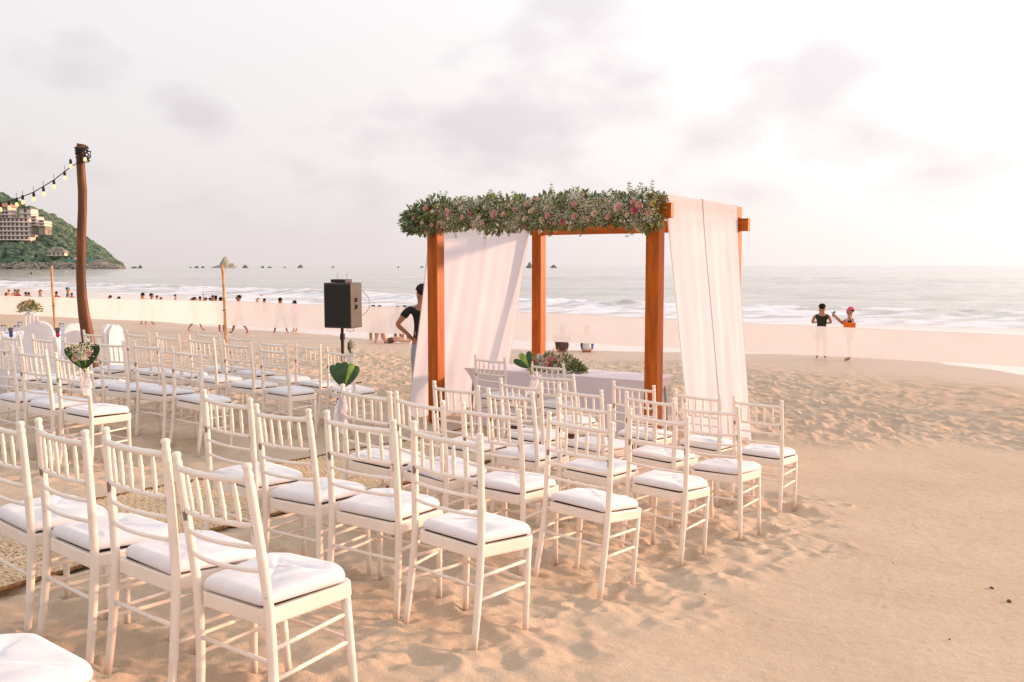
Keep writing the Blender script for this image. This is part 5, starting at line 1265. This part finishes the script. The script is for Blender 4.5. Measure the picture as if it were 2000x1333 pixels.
TP['recline'] = person_meshes('recline', hip=.12, lean=(0, -.18), legs=[((-.12, .42, .22), (-.14, .84, .06), (-.16, .90, .16)), ((.12, .44, .14), (.12, .88, .05), (.13, .92, .16))], arms=[((-.24, -.30, .32), (-.22, -.38, .06)), ((.24, -.30, .32), (.22, -.38, .06))])
def person(px, D, label, pose='stand', yaw=0, skin=0, top=None, bottom='black', head='hair', capc='black', y_top=None, feet_py=None, group=None, h=1.70, kind='shirt'):
    """stands on sand or sea bed at distance D; y_top pins the top of the head, otherwise the feet rest on the sand"""
    c = pos(px, 519, D); t = TP[pose]; sc = h/1.74
    tot = t['head'].z+.10
    if y_top is not None: z = pos(px, y_top, D).z-tot*sc
    else: z = G0(c.x, D)
    if y_top is not None and feet_py == 'ground':
        z = G0(c.x, D); sc = (pos(px, y_top, D).z-z)/tot
    e = empty('person', (c.x, D, z), R(yaw)); e.scale = (sc*1.14, sc*1.06, sc); tag(e, label, 'person', group)
    def add(nm, m):
        me = t[nm]; o = bpy.data.objects.new({'long_hair': 'hair', 'vest': 'shirt'}.get(nm, nm), me); COL.objects.link(o); o.parent = e
        if not me.materials: me.materials.append(m)
        o.material_slots[0].link = 'OBJECT'; o.material_slots[0].material = m; return o
    add('body', SK[skin])
    if top: add(kind, CM[top])
    if bottom: add('trousers' if bottom == 'jeans' else 'shorts', CM[bottom])
    if head in ('hair', 'long_hair'): add(head, CM['hair'])
    if head == 'cap': add('hair', CM['hair']); o = add('cap', CM[capc])
    return e
sw = 'bathers in the surf'
# nearer people on the sand
person(826, 14.6, 'person in black T-shirt, cap and pale jeans, hand on hip, behind the left drape', 'hips', 8, 1, 'black', 'jeans', 'cap', y_top=556, h=1.76)
pm = person(1608, 29.3, 'person in dark vest and black cap, back turned, standing on the sand at right', 'fold', -14, 0, 'olive', 'black', 'cap', y_top=594, feet_py='ground', kind='vest')
pw = person(1664, 28.6, 'person in pink cap holding up a phone to take a picture at right', 'photo', 66, 0, 'black', 'black', 'cap', 'pink', y_top=600.5, feet_py='ground', kind='vest')
bpy.context.view_layer.update(); hp = pw.matrix_world @ Vector((0, .50, 1.56)); o = MB().box((0, 0, 0), (.015, .085, .17)).build('phone', CM['grey']); o.location = hp; o.rotation_euler = (R(15), R(18), R(20)); bevel(o, .006); tag(o, 'pale phone held up by the person in the pink cap', 'phone')
hb = pos(1659, 640, 28.2); bgo = empty('tote_bag', hb, R(-6)); tag(bgo, 'bright orange shoulder bag of the person in the pink cap', 'bag')
V = [(-.16, -.05, -.14), (.16, -.05, -.14), (.16, .05, -.14), (-.16, .05, -.14), (-.175, -.035, .15), (.175, -.035, .15), (.175, .035, .15), (-.175, .035, .15)]
MB().add(V, [(0, 1, 5, 4), (1, 2, 6, 5), (2, 3, 7, 6), (3, 0, 4, 7), (3, 2, 1, 0), (4, 5, 6, 7)]).build('bag_body', CM['orange'], bgo)
MB().tube([(-.09, -.02, .14), (-.08, 0, .30), (.02, .02, .38), (.09, -.02, .14)], .010, 6).build('bag_strap', CM['white'], bgo)
person(465, 39.5, 'dark-haired person standing on the sand behind the banner right of the bamboo pole', 'walk', 80, 1, None, 'black', y_top=576.5, feet_py='ground')
person(546, 41, 'bearded person standing legs apart behind the banner left of the loudspeaker', 'astride', 10, 1, None, 'blue', y_top=581.5, feet_py='ground')
person(574, 42, 'person with hair in a bun standing behind the banner left of the loudspeaker', 'stand', 60, 0, 'pink', 'black', 'long_hair', y_top=587, feet_py='ground')
person(277, 46, 'dark-haired person in black behind the banner right of the leaning pole', 'stand', 40, 0, 'black', 'black', y_top=572, feet_py='ground')
person(294, 46.5, 'person in a black cap beside the dark-haired one behind the banner', 'stand', -70, 0, 'white', 'black', 'cap', y_top=573.5, feet_py='ground')
person(379, 41, 'person striding to the right behind the banner left of the bamboo pole', 'walk', -85, 0, 'red', 'black', 'long_hair', y_top=580.5, feet_py='ground')
person(430, 40, 'person half hidden by the bamboo pole behind the banner', 'stand', -20, 1, 'grey', 'black', y_top=580.5, feet_py='ground')
person(1099, 31.6, 'person in brown sitting on the sand with their back to us, inside the pergola view', 'sit', 0, 0, 'brown', 'brown', 'long_hair')
person(1147, 31.8, 'person in white top and blue shorts sitting on the sand beyond the ceremony table', 'sit', -8, 0, 'white', 'blue', 'hair')
person(752, 35.5, 'person in orange-pink swimwear reclining on the sand behind the banner', 'recline', -80, 2, None, 'brown', 'hair')
person(728, 37.6, 'person standing behind the banner just right of the loudspeaker', 'stand', 10, 0, 'red', 'black', y_top=596)
person(740, 38.6, 'shorter person next to the one standing right of the loudspeaker', 'stand', 30, 0, 'white', 'black', y_top=596.5, h=1.6)
person(776, 38, 'left of two people whose heads show above the banner by the left drape', 'stand', 0, 1, 'pink', 'black', y_top=598)
person(790, 38.4, 'right of two people whose heads show above the banner by the left drape', 'stand', 0, 1, 'white', 'black', y_top=597)
# bathers standing in the water
for px, yt, D, lab, kw in [
    (9.5, 572, 76, 'bather with only a dark head showing at the far left edge', {}),
    (15, 566, 95, 'small distant bather above the leftmost dark head', {}),
    (27, 565.5, 90, 'distant bather just left of the one in red', {}),
    (33, 565.5, 62, 'bather in a red top near the left edge', dict(top='red')),
    (48, 570.5, 74, 'left of a close pair of bathers right of the red top', {}),
    (54, 571, 74, 'right of a close pair of bathers right of the red top', {}),
    (77, 566.5, 66, 'bather in a white top and hat left of the first bamboo pole', dict(top='white', head='cap', capc='brown')),
    (108, 569.5, 68, 'bather in red right behind the first bamboo pole', dict(top='red')),
    (130.5, 561.5, 55, 'bather in a bright blue cap and grey shirt left of the leaning pole', dict(top='grey', head='cap', capc='teal')),
    (138, 572.5, 66, 'child bather beside the one in the blue cap', dict(h=1.4)),
    (213, 577, 64, 'lone dark head of a bather right of the leaning pole', {}),
    (230, 579.5, 64, 'second lone dark head of a bather right of the leaning pole', {}),
    (305, 577, 78, 'small bather in pale top between the black cap and the pink one', dict(top='white')),
    (313, 581, 66, 'low dark head of a bather right of the black cap', {}),
    (341, 575.5, 70, 'bather in a pale pink top midway between leaning pole and bamboo pole', dict(top='pink', skin=2)),
    (374, 581.5, 60, 'bather with long dark hair left of the striding person', dict(head='long_hair')),
    (389, 579, 66, 'bather with one arm raised right of the striding person', dict(pose='wave', dz=1)),
    (400, 581.5, 66, 'bather two heads left of the bamboo pole group', {}),
    (409, 581.5, 62, 'bather with dark hair in the group left of the bamboo pole', {}),
    (414.5, 577, 62, 'taller bather in the group left of the bamboo pole', {}),
    (420, 577.5, 60, 'long-haired bather in the group left of the bamboo pole', dict(head='long_hair')),
    (478, 574.5, 105, 'tiny distant bather right of the person by the bamboo pole', {}),
    (502, 582.5, 62, 'bare-shouldered bather in the surf facing the one in black', dict(skin=2)),
    (515, 583, 60, 'bather in a black shirt in the surf midway to the loudspeaker', dict(top='black')),
    (509.5, 576, 90, 'distant bather in a pink cap above the pair in the surf', dict(head='cap', capc='pink')),
    (610, 576.5, 100, 'tiny lone bather left of the loudspeaker', {}),
    (131, 536.5, 300, 'far swimmer near the yellow kayak, a dark speck', {}),
]:
    k = dict(kw); dz = k.pop('dz', 0); pose = k.pop('pose', 'stand')
    person(px, D, lab, pose, random.choice((-60, 20, 150, 80)), k.pop('skin', random.choice((0, 1))), k.pop('top', None), 'black', k.pop('head', 'hair'), k.pop('capc', 'black'), y_top=yt, group=sw, h=k.pop('h', 1.68))
kp = person(61.5, 318, 'paddler sitting in the yellow kayak far out', 'sit', 90, 0, 'black', 'black'); kp.location.z = SEA+.12

# ------------------------------------------------------------------ bits lying on the raked sand
M_peb = mat('dark_pebble', rough=.8, fn=var(20, (.05, .035, .025), (.16, .10, .07)))
for px, py, s, lab in ((1971, 1176, .020, 'dark flat pebble lying on the raked sand at the right edge'), (1937, 1150, .016, 'dark twig-like chip on the raked sand above the pebble'), (1625, 1090, .006, 'tiny dark pebble in the middle of the raked sand'), (1855, 1250, .008, 'pale brown pebble low on the right of the sand'), (1377, 1158, .008, 'tiny dark pebble right of the nearer chairs'), (1745, 1100, .006, 'tiny dark pebble on the sand left of the right edge'), (1917, 1013, .008, 'small dark pebble high on the raked sand at right')):
    r = ray(px, py); t = 3.0
    for _ in range(40): q = r*t; t += (q.z-G0(q.x, q.y))/(-r.z)*.7
    q = r*t; o = MB().ico((0, 0, 0), s*.8, 2, (1.3, .8, .45), .12).build('pebble', M_peb, None, True); o.location = (q.x, q.y, ground(q.x, q.y)+s*.25); o.rotation_euler = (0, 0, px); tag(o, lab, 'pebble')
